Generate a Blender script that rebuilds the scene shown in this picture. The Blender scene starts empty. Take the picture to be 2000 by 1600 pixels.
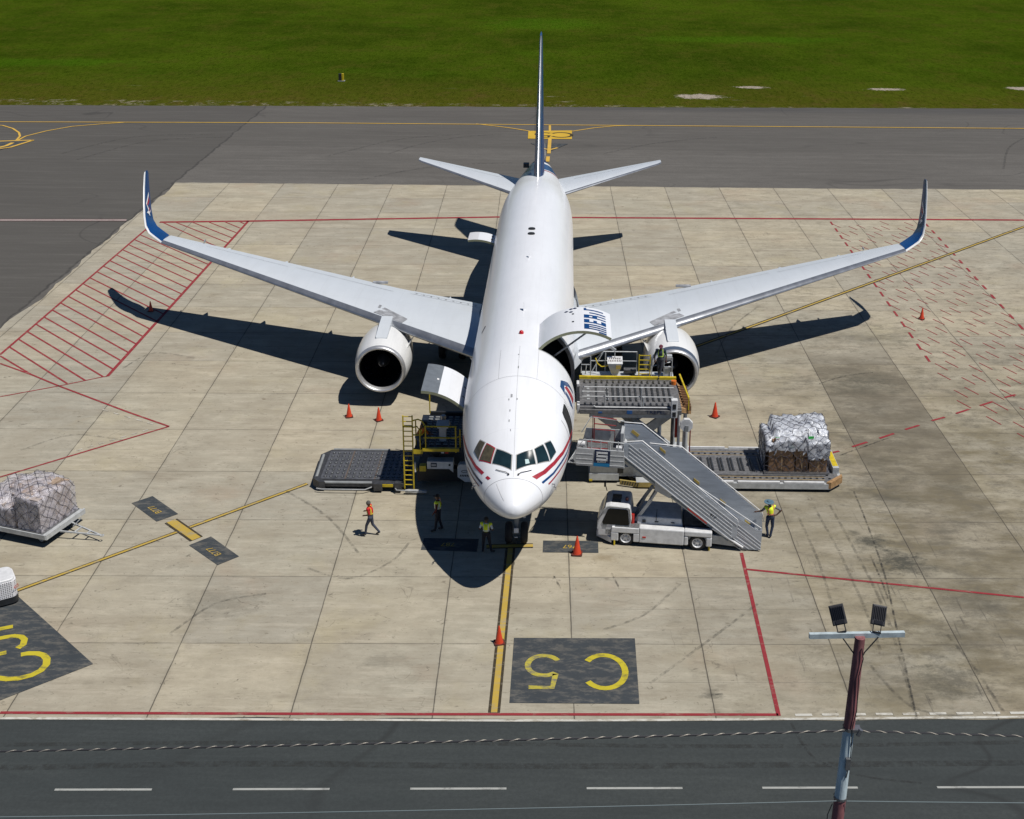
import bpy, bmesh, math, random
from mathutils import Vector, Matrix
R=math.radians
random.seed(7)
scene=bpy.context.scene
COL=scene.collection
# ------------------------------------------------------------------ camera
CAM=dict(c=(1.9420752967,-45.7293822123,28.5909418485),yaw=-0.0049677817,pitch=0.3164203674,roll=0.0100164032,f=2525.7636371249,px=1089.3235965,py=546.6445421)
def _basis():
    y,p,r=CAM['yaw'],CAM['pitch'],CAM['roll']
    F=Vector((math.sin(y)*math.cos(p),math.cos(y)*math.cos(p),-math.sin(p)))
    Rt=Vector((math.cos(y),-math.sin(y),0)); U=Rt.cross(F)
    return math.cos(r)*Rt+math.sin(r)*U, -math.sin(r)*Rt+math.cos(r)*U, F
CR,CU,CF=_basis()
CC=Vector(CAM['c'])
cd=bpy.data.cameras.new('camera'); cam=bpy.data.objects.new('camera',cd); COL.objects.link(cam)
M=Matrix((CR,CU,-CF)).transposed().to_4x4(); M.translation=CC; cam.matrix_world=M
cd.sensor_width=36; cd.lens=CAM['f']*36/2000
cd.shift_x=-(CAM['px']-1000)/2000; cd.shift_y=-(800-CAM['py'])/2000
cd.clip_start=1; cd.clip_end=6000
scene.camera=cam
scene.cycles.diffuse_bounces=1
# ------------------------------------------------------------------ light
SUN=Vector((0.3956,-0.1833,0.8999)).normalized()      # towards the sun
w=bpy.data.worlds.new('World'); scene.world=w; w.use_nodes=True
nt=w.node_tree; nt.nodes.clear()
sky=nt.nodes.new('ShaderNodeTexSky'); sky.sky_type='NISHITA'; sky.sun_disc=False
sky.sun_elevation=math.asin(SUN.z); sky.sun_rotation=math.atan2(SUN.x,SUN.y)
sky.air_density=.9; sky.dust_density=0.0; sky.ozone_density=10.0
bg=nt.nodes.new('ShaderNodeBackground'); bg.inputs[1].default_value=0.05
wo=nt.nodes.new('ShaderNodeOutputWorld'); nt.links.new(sky.outputs[0],bg.inputs[0]); nt.links.new(bg.outputs[0],wo.inputs[0])
sl=bpy.data.lights.new('sun','SUN'); sl.energy=4.9; sl.angle=R(0.53); sl.color=(1.0,0.955,0.89)
so=bpy.data.objects.new('sun',sl); COL.objects.link(so); so.rotation_euler=SUN.to_track_quat('Z','Y').to_euler()
scene.view_settings.view_transform='Standard'; scene.view_settings.look='None'; scene.view_settings.gamma=1; scene.view_settings.exposure=-.18
# ------------------------------------------------------------------ helpers
def G(x,y,z=0.0):
    """photo pixel (2000 wide) -> point on the horizontal plane at height z"""
    d=CF+CR*((x-CAM['px'])/CAM['f'])-CU*((y-CAM['py'])/CAM['f'])
    return CC+d*((z-CC.z)/d.z)
MATS={}; WO={}
def mat(name,col,rough=.5,metal=0.,noise=0.,nscale=2.,spec=None,bump=0.,bscale=20.,col2=None,coat=0.,emit=None,alpha=None,stretch=(1,1,1)):
    if name in MATS: return MATS[name]
    m=bpy.data.materials.new(name); m.use_nodes=True; n=m.node_tree; b=n.nodes['Principled BSDF']
    c=(*col,1) if len(col)==3 else col
    b.inputs['Base Color'].default_value=c; b.inputs['Roughness'].default_value=rough; b.inputs['Metallic'].default_value=metal
    if coat: b.inputs['Coat Weight'].default_value=coat; b.inputs['Coat Roughness'].default_value=.06
    if spec is not None: b.inputs['Specular IOR Level'].default_value=spec
    if alpha is not None: b.inputs['Alpha'].default_value=alpha
    tc=n.nodes.new('ShaderNodeTexCoord'); mp=n.nodes.new('ShaderNodeMapping'); mp.inputs['Scale'].default_value=stretch
    n.links.new(tc.outputs['Object'],mp.inputs[0])
    if noise or col2:
        t=n.nodes.new('ShaderNodeTexNoise'); t.inputs['Scale'].default_value=nscale; t.inputs['Detail'].default_value=6; t.inputs['Roughness'].default_value=.62
        n.links.new(mp.outputs[0],t.inputs['Vector'])
        rp=n.nodes.new('ShaderNodeValToRGB'); n.links.new(t.outputs[0],rp.inputs[0])
        rp.color_ramp.elements[0].position=.32; rp.color_ramp.elements[1].position=.68
        lo=col2 if col2 else tuple(v*(1-noise) for v in col[:3]); hi=tuple(min(1,v*(1+noise*.35)) for v in col[:3])
        rp.color_ramp.elements[0].color=(*lo,1); rp.color_ramp.elements[1].color=(*hi,1)
        n.links.new(rp.outputs[0],b.inputs['Base Color'])
    if bump:
        t2=n.nodes.new('ShaderNodeTexNoise'); t2.inputs['Scale'].default_value=bscale; t2.inputs['Detail'].default_value=5
        n.links.new(mp.outputs[0],t2.inputs['Vector'])
        bp=n.nodes.new('ShaderNodeBump'); bp.inputs['Strength'].default_value=bump; bp.inputs['Distance'].default_value=.05
        n.links.new(t2.outputs[0],bp.inputs['Height']); n.links.new(bp.outputs[0],b.inputs['Normal'])
    MATS[name]=m; return m
class MB:
    """collects faces, builds one mesh"""
    def __init__(s): s.v=[]; s.f=[]; s.m=[]
    def add(s,vs,fs,mi=0,M=None):
        o=len(s.v)
        for p in vs:
            p=Vector(p)
            s.v.append(M@p if M else p)
        for f in fs: s.f.append([i+o for i in f]); s.m.append(mi)
        return s
    def box(s,c,d,mi=0,rot=None,M=None):
        hx,hy,hz=d[0]/2,d[1]/2,d[2]/2; c=Vector(c)
        vs=[Vector((x,y,z)) for x in(-hx,hx) for y in(-hy,hy) for z in(-hz,hz)]
        if rot is not None: vs=[rot@v for v in vs]
        return s.add([v+c for v in vs],[(0,1,3,2),(4,6,7,5),(0,4,5,1),(2,3,7,6),(0,2,6,4),(1,5,7,3)],mi,M)
    def bb(s,x0,x1,y0,y1,z0,z1,mi=0,M=None): return s.box(((x0+x1)/2,(y0+y1)/2,(z0+z1)/2),(x1-x0,y1-y0,z1-z0),mi,None,M)
    def hexa(s,a,b,mi=0,M=None):
        """bottom quad a, top quad b"""
        return s.add(list(a)+list(b),[(3,2,1,0),(4,5,6,7),(0,1,5,4),(1,2,6,5),(2,3,7,6),(3,0,4,7)],mi,M)
    def bar(s,p,q,w=.04,h=None,mi=0,M=None):
        p,q=Vector(p),Vector(q); h=h or w; d=(q-p); L=d.length
        if L<1e-6: return s
        d/=L; up=Vector((0,0,1)) if abs(d.z)<.95 else Vector((0,1,0))
        r=d.cross(up).normalized(); u=r.cross(d)
        c=[p+r*a*w/2+u*b*h/2 for a,b in((-1,-1),(1,-1),(1,1),(-1,1))]; e=[v+d*L for v in c]
        return s.hexa(c,e,mi,M)
    def cyl(s,p,q,r0,r1=None,n=12,mi=0,M=None,cap=True):
        p,q=Vector(p),Vector(q); r1=r0 if r1 is None else r1; d=(q-p).normalized()
        up=Vector((0,0,1)) if abs(d.z)<.95 else Vector((0,1,0)); a=d.cross(up).normalized(); b=a.cross(d)
        vs=[]
        for P,rr in((p,r0),(q,r1)):
            vs+=[P+(a*math.cos(2*math.pi*i/n)+b*math.sin(2*math.pi*i/n))*rr for i in range(n)]
        fs=[(i,(i+1)%n,n+(i+1)%n,n+i) for i in range(n)]
        if cap: fs+=[list(range(n))[::-1],list(range(n,2*n))]
        return s.add(vs,fs,mi,M)
    def tube(s,pts,r,n=6,mi=0,M=None,closed=False):
        pts=[Vector(p) for p in pts]; k=len(pts); vs=[]
        for i,p in enumerate(pts):
            a=pts[max(i-1,0)] if not closed else pts[i-1]; b=pts[min(i+1,k-1)] if not closed else pts[(i+1)%k]
            d=(b-a).normalized() if (b-a).length>1e-9 else Vector((1,0,0))
            up=Vector((0,0,1)) if abs(d.z)<.9 else Vector((0.3,1,0)).normalized()
            x=d.cross(up).normalized(); y=x.cross(d)
            vs+=[p+(x*math.cos(2*math.pi*j/n)+y*math.sin(2*math.pi*j/n))*r for j in range(n)]
        fs=[]
        for i in range(k if closed else k-1):
            o=i*n; q=((i+1)%k)*n
            fs+=[(o+j,o+(j+1)%n,q+(j+1)%n,q+j) for j in range(n)]
        if not closed: fs+=[list(range(n))[::-1],[(k-1)*n+j for j in range(n)]]
        return s.add(vs,fs,mi,M)
    def lathe(s,prof,o,ax,n=24,mi=0,M=None,mis=None):
        """prof (t,r) along ax from o"""
        o=Vector(o); ax=Vector(ax).normalized(); up=Vector((0,0,1)) if abs(ax.z)<.95 else Vector((0,1,0))
        a=ax.cross(up).normalized(); b=a.cross(ax); vs=[]
        for t,r in prof: vs+=[o+ax*t+(a*math.cos(2*math.pi*i/n)+b*math.sin(2*math.pi*i/n))*max(r,1e-4) for i in range(n)]
        for k in range(len(prof)-1):
            fs=[(k*n+i,k*n+(i+1)%n,(k+1)*n+(i+1)%n,(k+1)*n+i) for i in range(n)]
            s.v_off=len(s.v) if k==0 else s.v_off
            if k==0: s.add(vs,[],0,M)
            for f in fs: s.f.append([i+s.v_off for i in f]); s.m.append(mis[k] if mis else mi)
        return s
    def prism(s,poly,a,b,axis='y',mi=0,M=None):
        """poly 2D; axis y: (x,z) extruded y a..b ; x: (y,z) ; z: (x,y)"""
        def P(u,v,t): return (u,t,v) if axis=='y' else ((t,u,v) if axis=='x' else (u,v,t))
        n=len(poly); vs=[P(u,v,a) for u,v in poly]+[P(u,v,b) for u,v in poly]
        fs=[list(range(n))[::-1],list(range(n,2*n))]+[(i,(i+1)%n,n+(i+1)%n,n+i) for i in range(n)]
        return s.add(vs,fs,mi,M)
    def sheet(s,pts,z=0.,mi=0):
        return s.add([(p[0],p[1],z) for p in pts],[list(range(len(pts)))],mi)
    def line(s,pts,w,z=.004,mi=0):
        """flat painted strip on the ground along pts"""
        pts=[Vector((p[0],p[1],0)) for p in pts]; L=[];Rr=[]
        for i,p in enumerate(pts):
            a=pts[max(i-1,0)]; b=pts[min(i+1,len(pts)-1)]; d=(b-a).normalized(); nn=Vector((-d.y,d.x,0))
            L.append(p+nn*w/2); Rr.append(p-nn*w/2)
        for i in range(len(pts)-1):
            q=[L[i],Rr[i],Rr[i+1],L[i+1]]
            s.add([(v.x,v.y,z) for v in q],[(0,1,2,3)],mi)
        return s
    def build(s,name,mats,parent=None,smooth=False,bevel=0.,label=None,kind=None,split=40):
        me=bpy.data.meshes.new(name); o=bpy.data.objects.new(name,me); COL.objects.link(o)
        off=Vector((0,0,0)); rz=0
        if parent is not None and not s.__dict__.get('local'):
            off=Vector(WO.get(parent.name,(0,0,0)))
        me.from_pydata([tuple(v-off) for v in s.v],[],s.f); 
        if not isinstance(mats,(list,tuple)): mats=[mats]
        for m in mats: me.materials.append(m)
        for p,mi in zip(me.polygons,s.m): p.material_index=mi
        bm=bmesh.new(); bm.from_mesh(me); bmesh.ops.recalc_face_normals(bm,faces=bm.faces); bm.to_mesh(me); bm.free()
        if smooth:
            for p in me.polygons: p.use_smooth=True
            try: me.set_sharp_from_angle(angle=R(split))
            except Exception: pass
        if bevel:
            bv=o.modifiers.new('bevel','BEVEL'); bv.width=bevel; bv.segments=2; bv.limit_method='ANGLE'; bv.angle_limit=R(40)
        if parent is not None:
            o.parent=parent; WO[o.name]=tuple(off) 
        else: WO[o.name]=(0,0,0)
        if label: o['label']=label
        if kind: o['kind']=kind
        return o
def each(mb,name,mats,parent=None,**k):
    """one object per loose piece of the collected geometry"""
    par=list(range(len(mb.v)))
    def fd(i):
        while par[i]!=i: par[i]=par[par[i]]; i=par[i]
        return i
    for f in mb.f:
        for i in f[1:]: par[fd(i)]=fd(f[0])
    gr={}
    for f,m in zip(mb.f,mb.m): gr.setdefault(fd(f[0]),[]).append((f,m))
    out=[]
    for fs in gr.values():
        q=MB(); ix={}
        for f,m in fs:
            g_=[]
            for i in f:
                if i not in ix: ix[i]=len(q.v); q.v.append(mb.v[i])
                g_.append(ix[i])
            q.f.append(g_); q.m.append(m)
        out.append(q.build(name,mats,parent,**k))
    return out
def thing(name,label,cat,loc=(0,0,0),rz=0.,group=None):
    o=bpy.data.objects.new(name,None); COL.objects.link(o); o.location=loc; o.rotation_euler=(0,0,rz); o.empty_display_size=.3
    o['label']=label; o['category']=cat; WO[o.name]=tuple(loc) if not rz else (0,0,0)
    if group: o['group']=group
    return o
def tag(o,label,cat,group=None):
    o['label']=label; o['category']=cat
    if group: o['group']=group
    return o
def copy_tree(o,parent=None):
    c=o.copy(); COL.objects.link(c)
    if parent is not None: c.parent=parent
    for ch in list(o.children): copy_tree(ch,c)
    return c
def text_mesh(txt,size,M,name,m,parent=None,depth=.003,ex=None,kind=None):
    cu=bpy.data.curves.new(name,'FONT'); cu.body=txt; cu.size=size; cu.align_x='CENTER'; cu.align_y='CENTER'; cu.extrude=depth
    if ex: cu.offset=ex
    to=bpy.data.objects.new(name,cu); COL.objects.link(to)
    dg=bpy.context.evaluated_depsgraph_get(); me=bpy.data.meshes.new_from_object(to.evaluated_get(dg))
    bpy.data.objects.remove(to); me.transform(M)
    o=bpy.data.objects.new(name,me); me.name=name; me.materials.clear(); me.materials.append(m); COL.objects.link(o)
    if parent is not None:
        off=Vector(WO.get(parent.name,(0,0,0))); me.transform(Matrix.Translation(-off)); o.parent=parent
    if kind: o['kind']=kind
    return o
ST=[(0.0,3.88,3.84,0.02,3.86),(0.06,4.08,3.66,0.25,3.86),(0.2,4.22,3.52,0.43,3.86),(0.5,4.42,3.36,0.70,3.87),(1.0,4.66,3.14,1.04,3.90),(1.5,4.9,2.95,1.32,3.96),
(2.0,5.2,2.77,1.56,4.04),(2.5,5.57,2.60,1.76,4.15),(3.0,5.94,2.46,1.93,4.28),(3.6,6.32,2.33,2.1,4.43),(4.4,6.70,2.22,2.24,4.6),(5.4,7.05,2.14,2.36,4.73),(6.6,7.31,2.1,2.45,4.81),(8.0,7.45,2.1,2.5,4.85),(9.5,7.5,2.1,2.515,4.85),
(35.0,7.5,2.1,2.515,4.85),(38,7.47,2.2,2.5,4.87),(41.0,7.26,2.62,2.4,4.95),(44,6.92,3.3,2.12,5.05),(47,6.64,4.05,1.70,5.25),(49.5,6.45,4.75,1.26,5.5),(51.5,6.3,5.2,.88,5.7),(52.8,6.2,5.45,.56,5.8),(53.4,6.1,5.7,.3,5.9)]
def _interp(y):
    S=ST
    if y<=S[0][0]: return S[0][1:]
    if y>=S[-1][0]: return S[-1][1:]
    k=0
    while S[k+1][0]<y: k+=1
    def m(i,c):
        if i<=0 or i>=len(S)-1:
            a=max(0,min(i,len(S)-2)); return (S[a+1][c]-S[a][c])/(S[a+1][0]-S[a][0])
        d0=(S[i][c]-S[i-1][c])/(S[i][0]-S[i-1][0]); d1=(S[i+1][c]-S[i][c])/(S[i+1][0]-S[i][0])
        if d0*d1<=0: return 0.
        h0=S[i][0]-S[i-1][0]; h1=S[i+1][0]-S[i][0]
        w1=2*h1+h0; w2=h1+2*h0
        return (w1+w2)/(w1/d0+w2/d1)
    h=S[k+1][0]-S[k][0]; t=(y-S[k][0])/h
    out=[]
    for c in range(1,5):
        a=(2*t**3-3*t*t+1)*S[k][c]+(t**3-2*t*t+t)*h*m(k,c)+(-2*t**3+3*t*t)*S[k+1][c]+(t**3-t*t)*h*m(k+1,c)
        out.append(a)
    return out
def fus(y,th,off=0.):
    """th: 0 = +x side, pi/2 = top"""
    zt,zb,hw,zc=_interp(y)
    c,s=math.cos(th),math.sin(th)
    b=(zt-zc) if s>=0 else (zc-zb)
    x=hw*c; z=zc+b*s
    if off:
        e=.02
        nx,nz=c*b,s*hw; n=math.hypot(nx,nz) or 1
        p1=fus(y+e,th); p0=fus(y-e,th) if y>e else fus(0,th)
        dy=-((p1[0]-p0[0])*nx+(p1[2]-p0[2])*nz)/n/((p1[1]-p0[1]) or 1)
        L=math.sqrt(1+dy*dy)
        return (x+off*nx/n/L,y+off*dy/L,z+off*nz/n/L)
    return (x,y,z)
# ------------------------------------------------------------------ ground materials
def nodes(name):
    m=bpy.data.materials.new(name); m.use_nodes=True; n=m.node_tree; b=n.nodes['Principled BSDF']
    tc=n.nodes.new('ShaderNodeTexCoord'); return m,n,b,tc.outputs['Object']
def N_(n,t,**k):
    x=n.nodes.new(t)
    for a,v in k.items(): setattr(x,a,v)
    return x
def noise(n,vec,scale,detail=5,rough=.6,st=(1,1,1),rot=0,loc=(0,0,0),dist=0.):
    mp=N_(n,'ShaderNodeMapping'); mp.inputs['Scale'].default_value=st; mp.inputs['Rotation'].default_value=(0,0,rot); mp.inputs['Location'].default_value=loc
    n.links.new(vec,mp.inputs[0]); t=N_(n,'ShaderNodeTexNoise'); t.inputs['Scale'].default_value=scale; t.inputs['Detail'].default_value=detail; t.inputs['Roughness'].default_value=rough; t.inputs['Distortion'].default_value=dist
    n.links.new(mp.outputs[0],t.inputs['Vector']); return t.outputs[0]
def ramp(n,val,a,b,va=0.,vb=1.):
    r=N_(n,'ShaderNodeMapRange'); r.clamp=True; n.links.new(val,r.inputs[0])
    for i,v in enumerate((a,b,va,vb)): r.inputs[i+1].default_value=v
    return r.outputs[0]
def math_(n,op,a,b=None,c=None):
    x=N_(n,'ShaderNodeMath',operation=op)
    for i,v in enumerate((a,b,c)):
        if v is None: continue
        if isinstance(v,(int,float)): x.inputs[i].default_value=v
        else: n.links.new(v,x.inputs[i])
    return x.outputs[0]
def mixc(n,fac,a,b,bt='MIX'):
    x=N_(n,'ShaderNodeMix',data_type='RGBA',blend_type=bt)
    for i,v in((0,fac),(6,a),(7,b)):
        if isinstance(v,(int,float)): x.inputs[i].default_value=v
        elif isinstance(v,tuple): x.inputs[i].default_value=(*v,1)
        else: n.links.new(v,x.inputs[i])
    return x.outputs[2]
def combine(n,x,y,z=0):
    c=N_(n,'ShaderNodeCombineXYZ')
    for i,v in enumerate((x,y,z)):
        if isinstance(v,(int,float)): c.inputs[i].default_value=v
        else: n.links.new(v,c.inputs[i])
    return c.outputs[0]
GTH,GX,GY,GSC,GSR=0.017864,2.403677,-3.086781,4.960327,4.812764
def concrete():
    m,n,b,P=nodes('apron_concrete')
    s=N_(n,'ShaderNodeSeparateXYZ'); n.links.new(P,s.inputs[0]); X,Y=s.outputs[0],s.outputs[1]
    dx=math_(n,'SUBTRACT',X,GX); dy=math_(n,'SUBTRACT',Y,GY); c,sn=math.cos(GTH),math.sin(GTH)
    u=math_(n,'DIVIDE',math_(n,'ADD',math_(n,'MULTIPLY',dx,c),math_(n,'MULTIPLY',dy,sn)),GSC)
    v=math_(n,'DIVIDE',math_(n,'SUBTRACT',math_(n,'MULTIPLY',dy,c),math_(n,'MULTIPLY',dx,sn)),GSR)
    wob=math_(n,'MULTIPLY',math_(n,'SUBTRACT',noise(n,P,.8,3),.5),.012)
    u2=math_(n,'ADD',u,wob); v2=math_(n,'ADD',v,wob)
    def dist(a): return math_(n,'ABSOLUTE',math_(n,'SUBTRACT',a,math_(n,'ROUND',a)))
    du,dv=dist(u2),dist(v2)
    cell=combine(n,math_(n,'FLOOR',u),math_(n,'FLOOR',v)); wn=N_(n,'ShaderNodeTexWhiteNoise',noise_dimensions='2D'); n.links.new(cell,wn.inputs[0]); tone=wn.outputs[0]
    cellr=combine(n,math_(n,'FLOOR',u),3.7); wr=N_(n,'ShaderNodeTexWhiteNoise',noise_dimensions='2D'); n.links.new(cellr,wr.inputs[0])
    # base colour: warm buff, cooler patches
    big=noise(n,P,.09,4,.55); col=mixc(n,ramp(n,big,.35,.65),(.475,.415,.30),(.42,.39,.30))
    col=mixc(n,ramp(n,tone,0,1,0,.7),col,(.315,.305,.265))
    # uneven weathering, finish bands running across the bays (stronger far away, broken up near by)
    bl=noise(n,P,.55,7,.72,st=(.7,1.2,1)); col=mixc(n,ramp(n,bl,.40,.64,0,.5),col,(.27,.235,.175)); col=mixc(n,ramp(n,bl,.46,.28,0,.45),col,(.52,.465,.36))
    gate=ramp(n,noise(n,P,.22,4,.6,loc=(11,6,0)),.36,.60)
    st=noise(n,P,1.0,6,.74,st=(.20,1.25,1),dist=.35); col=mixc(n,math_(n,'MULTIPLY',ramp(n,st,.46,.66,0,.55),gate),col,(.235,.20,.15))
    st2=noise(n,P,1.0,6,.72,st=(.30,2.3,1),loc=(9,4,0),dist=.4); col=mixc(n,ramp(n,st2,.52,.68,0,.34),col,(.56,.51,.41))
    st3=noise(n,P,3.0,5,.72,st=(.30,3.2,1),loc=(2,7,0),dist=.5); col=mixc(n,math_(n,'MULTIPLY',ramp(n,st3,.55,.68,0,.45),gate),col,(.17,.15,.11))
    rd=noise(n,P,.16,5,.65,loc=(4,14,0)); col=mixc(n,ramp(n,rd,.56,.7,0,.35),col,(.34,.25,.18))
    yl_=noise(n,P,.2,5,.65,loc=(14,1,0)); col=mixc(n,ramp(n,yl_,.55,.7,0,.3),col,(.38,.33,.19))
    # dirtier to the right of the aircraft
    side=ramp(n,math_(n,'ADD',X,math_(n,'MULTIPLY',math_(n,'SUBTRACT',noise(n,P,.2,4),.5),12)),6,17); near=ramp(n,Y,34,14)
    dirt=math_(n,'MULTIPLY',side,near)
    dn=noise(n,P,.45,7,.68,st=(.6,1.3,1)); col=mixc(n,math_(n,'MULTIPLY',dirt,ramp(n,dn,.42,.60,.30,1.)),col,(.175,.150,.095))
    d3=noise(n,P,1.3,8,.8,st=(.75,1.35,1),loc=(60,9,0)); col=mixc(n,math_(n,'MULTIPLY',math_(n,'MULTIPLY',ramp(n,d3,.50,.64),math_(n,'ADD',math_(n,'MULTIPLY',side,.55),.18)),ramp(n,Y,60,20,.5,1)),col,(.125,.112,.085))
    dk=noise(n,P,.32,7,.75,st=(.8,1.1,1),loc=(40,3,0)); col=mixc(n,math_(n,'MULTIPLY',math_(n,'MULTIPLY',ramp(n,dk,.52,.66),side),ramp(n,Y,40,24,.2,.75)),col,(.115,.105,.082))
    gd=noise(n,P,.45,7,.75,loc=(4,33,0)); col=mixc(n,ramp(n,gd,.58,.70,0,.4),col,(.21,.185,.145))
    # one dark bay of slabs (third bay right of the stand line)
    k=math_(n,'SUBTRACT',math_(n,'FLOOR',u),3.0); inb=math_(n,'MULTIPLY',math_(n,'COMPARE',k,0,.1),ramp(n,v,6.55,6.0)); 
    inb=math_(n,'MULTIPLY',inb,ramp(n,v,2.2,3.6,.35,1)); col=mixc(n,math_(n,'MULTIPLY',inb,ramp(n,dn,.3,.6,.2,.75)),col,(.12,.105,.08))
    # oil and rubber stains
    def spot(x,y,r,amt,colr=(.06,.06,.05),sx=1.,sy=1.):
        nonlocal col
        vx=math_(n,'MULTIPLY',math_(n,'SUBTRACT',X,x),1/sx); vy=math_(n,'MULTIPLY',math_(n,'SUBTRACT',Y,y),1/sy)
        d=math_(n,'SQRT',math_(n,'ADD',math_(n,'POWER',vx,2),math_(n,'POWER',vy,2)))
        d=math_(n,'ADD',d,math_(n,'MULTIPLY',math_(n,'SUBTRACT',noise(n,P,1.9,8,.82,st=(.8,1.2,1)),.5),r*3.6))
        col=mixc(n,ramp(n,d,r,r*.15,0,amt),col,colr)
    for px,py,r,a,sx in((1703,1058,.75,.9,1.2),(1757,1095,1.2,.95,1),(1668,1040,.4,.6,1.),(1800,1110,.8,.5,1.3),(1725,1115,.5,.6,.7),(1860,1330,1.2,.5,1.2),(1900,1180,1.3,.4,1.6),(1640,830,1.0,.35,1.6),(1680,755,1.6,.45,2),(1120,1088,0,0,1),(1745,975,1.0,.4,1.5),(1690,905,1.6,.3,1.6),(1850,1250,1.8,.3,1.4),(1800,1330,1.6,.28,1.6),(1690,940,1.0,.35,1.4),(1180,1090,.42,.45,1.6),(745,1290,.8,.25,1.2),(430,1180,1.4,.3,1.5),(1690,740,1.2,.4,1.8),(1860,950,.7,.35,1.8),(1385,1355,.35,.6,1.6),(560,690,.8,.2,1.5),(1700,660,1.4,.3,2.)):
        if r: p=G(px,py); spot(p.x,p.y,r,a,(.055,.055,.045) if px!=1180 else (.17,.12,.05),sx)
    # specks and scuffs
    sp=noise(n,P,5.5,4,.7); col=mixc(n,ramp(n,sp,.66,.70,0,.7),col,(.09,.08,.06))
    sp2=noise(n,P,1.7,5,.7,st=(1,2.2,1),loc=(31,2,0)); col=mixc(n,ramp(n,sp2,.62,.70,0,.6),col,(.13,.11,.08))
    ridge=math_(n,'ABSOLUTE',math_(n,'SUBTRACT',noise(n,P,.35,3,.6,dist=1.2,loc=(5,0,0)),.5)); msk=ramp(n,noise(n,P,.3,3,loc=(0,8,0)),.55,.66)
    col=mixc(n,math_(n,'MULTIPLY',ramp(n,ridge,.006,0,0,.55),msk),col,(.08,.07,.055))
    bs=noise(n,P,.95,5,.62,st=(.8,1.2,1),loc=(51,7,0)); col=mixc(n,ramp(n,bs,.705,.73,0,.65),col,(.13,.095,.055))
    b3=noise(n,P,2.6,4,.6,loc=(8,57,0)); col=mixc(n,math_(n,'MULTIPLY',ramp(n,b3,.66,.70,0,.6),ramp(n,noise(n,P,.25,4,.7,loc=(2,2,9)),.5,.6)),col,(.12,.10,.075))
    # scuffs: short dark curved rubs and hairline cracks, clustered
    for k_,(lx,ly,sc_,wd_,am_) in enumerate(((3,1,.9,.010,.75),(17,9,.55,.007,.7),(29,21,1.6,.012,.6))):
        rr_=math_(n,'ABSOLUTE',math_(n,'SUBTRACT',noise(n,P,sc_,2.5,.55,st=(.55,1.25,1),loc=(lx,ly,0),dist=.9),.5)); mk_=ramp(n,noise(n,P,sc_*1.5,4,.6,loc=(ly,lx,0)),.585,.64)
        col=mixc(n,math_(n,'MULTIPLY',math_(n,'MULTIPLY',ramp(n,rr_,wd_,wd_*.2),mk_),ramp(n,noise(n,P,7,3,.7),.35,.6,.1,am_)),col,(.075,.065,.05))
    # straight rubber scrapes in the working area on the right
    wv=noise(n,P,2.2,4,.6,st=(1.9,.13,1),rot=.28); col=mixc(n,math_(n,'MULTIPLY',math_(n,'MULTIPLY',ramp(n,wv,.63,.70,0,.7),dirt),ramp(n,Y,12,2)),col,(.07,.065,.055))
    # joints
    jw=.028/GSC; jn=noise(n,P,.7,3)
    ju=ramp(n,du,jw*1.1,jw*.5,0,.88); jv=ramp(n,dv,jw*1.0,jw*.35,0,.72)
    edge=ramp(n,math_(n,'MINIMUM',du,math_(n,'MULTIPLY',dv,1.6)),.035,.0,0,.3); col=mixc(n,math_(n,'MULTIPLY',edge,ramp(n,jn,.4,.65)),col,(.15,.13,.1))
    half=math_(n,'MULTIPLY',ramp(n,math_(n,'ABSOLUTE',math_(n,'SUBTRACT',dv,.5)),.005,.002,0,.45),ramp(n,noise(n,P,.12,2,loc=(3,3,3)),.45,.55))
    col=mixc(n,half,col,(.12,.11,.09))
    jj=math_(n,'MAXIMUM',math_(n,'MULTIPLY',ju,ramp(n,jn,.25,.5,.55,1)),math_(n,'MULTIPLY',jv,ramp(n,jn,.3,.6,.6,1)))
    col=mixc(n,math_(n,'MULTIPLY',jj,.9),col,(.035,.032,.028))
    fine=noise(n,P,26,4,.7); col=mixc(n,ramp(n,fine,.3,.7,0,.16),col,(.2,.18,.14))
    n.links.new(col,b.inputs['Base Color']); b.inputs['Roughness'].default_value=.93; b.inputs['Specular IOR Level'].default_value=.25
    bp=N_(n,'ShaderNodeBump'); bp.inputs['Strength'].default_value=.25; bp.inputs['Distance'].default_value=.02
    n.links.new(math_(n,'SUBTRACT',math_(n,'MULTIPLY',st,.5),jj),bp.inputs['Height']); n.links.new(bp.outputs[0],b.inputs['Normal'])
    return m
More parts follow.
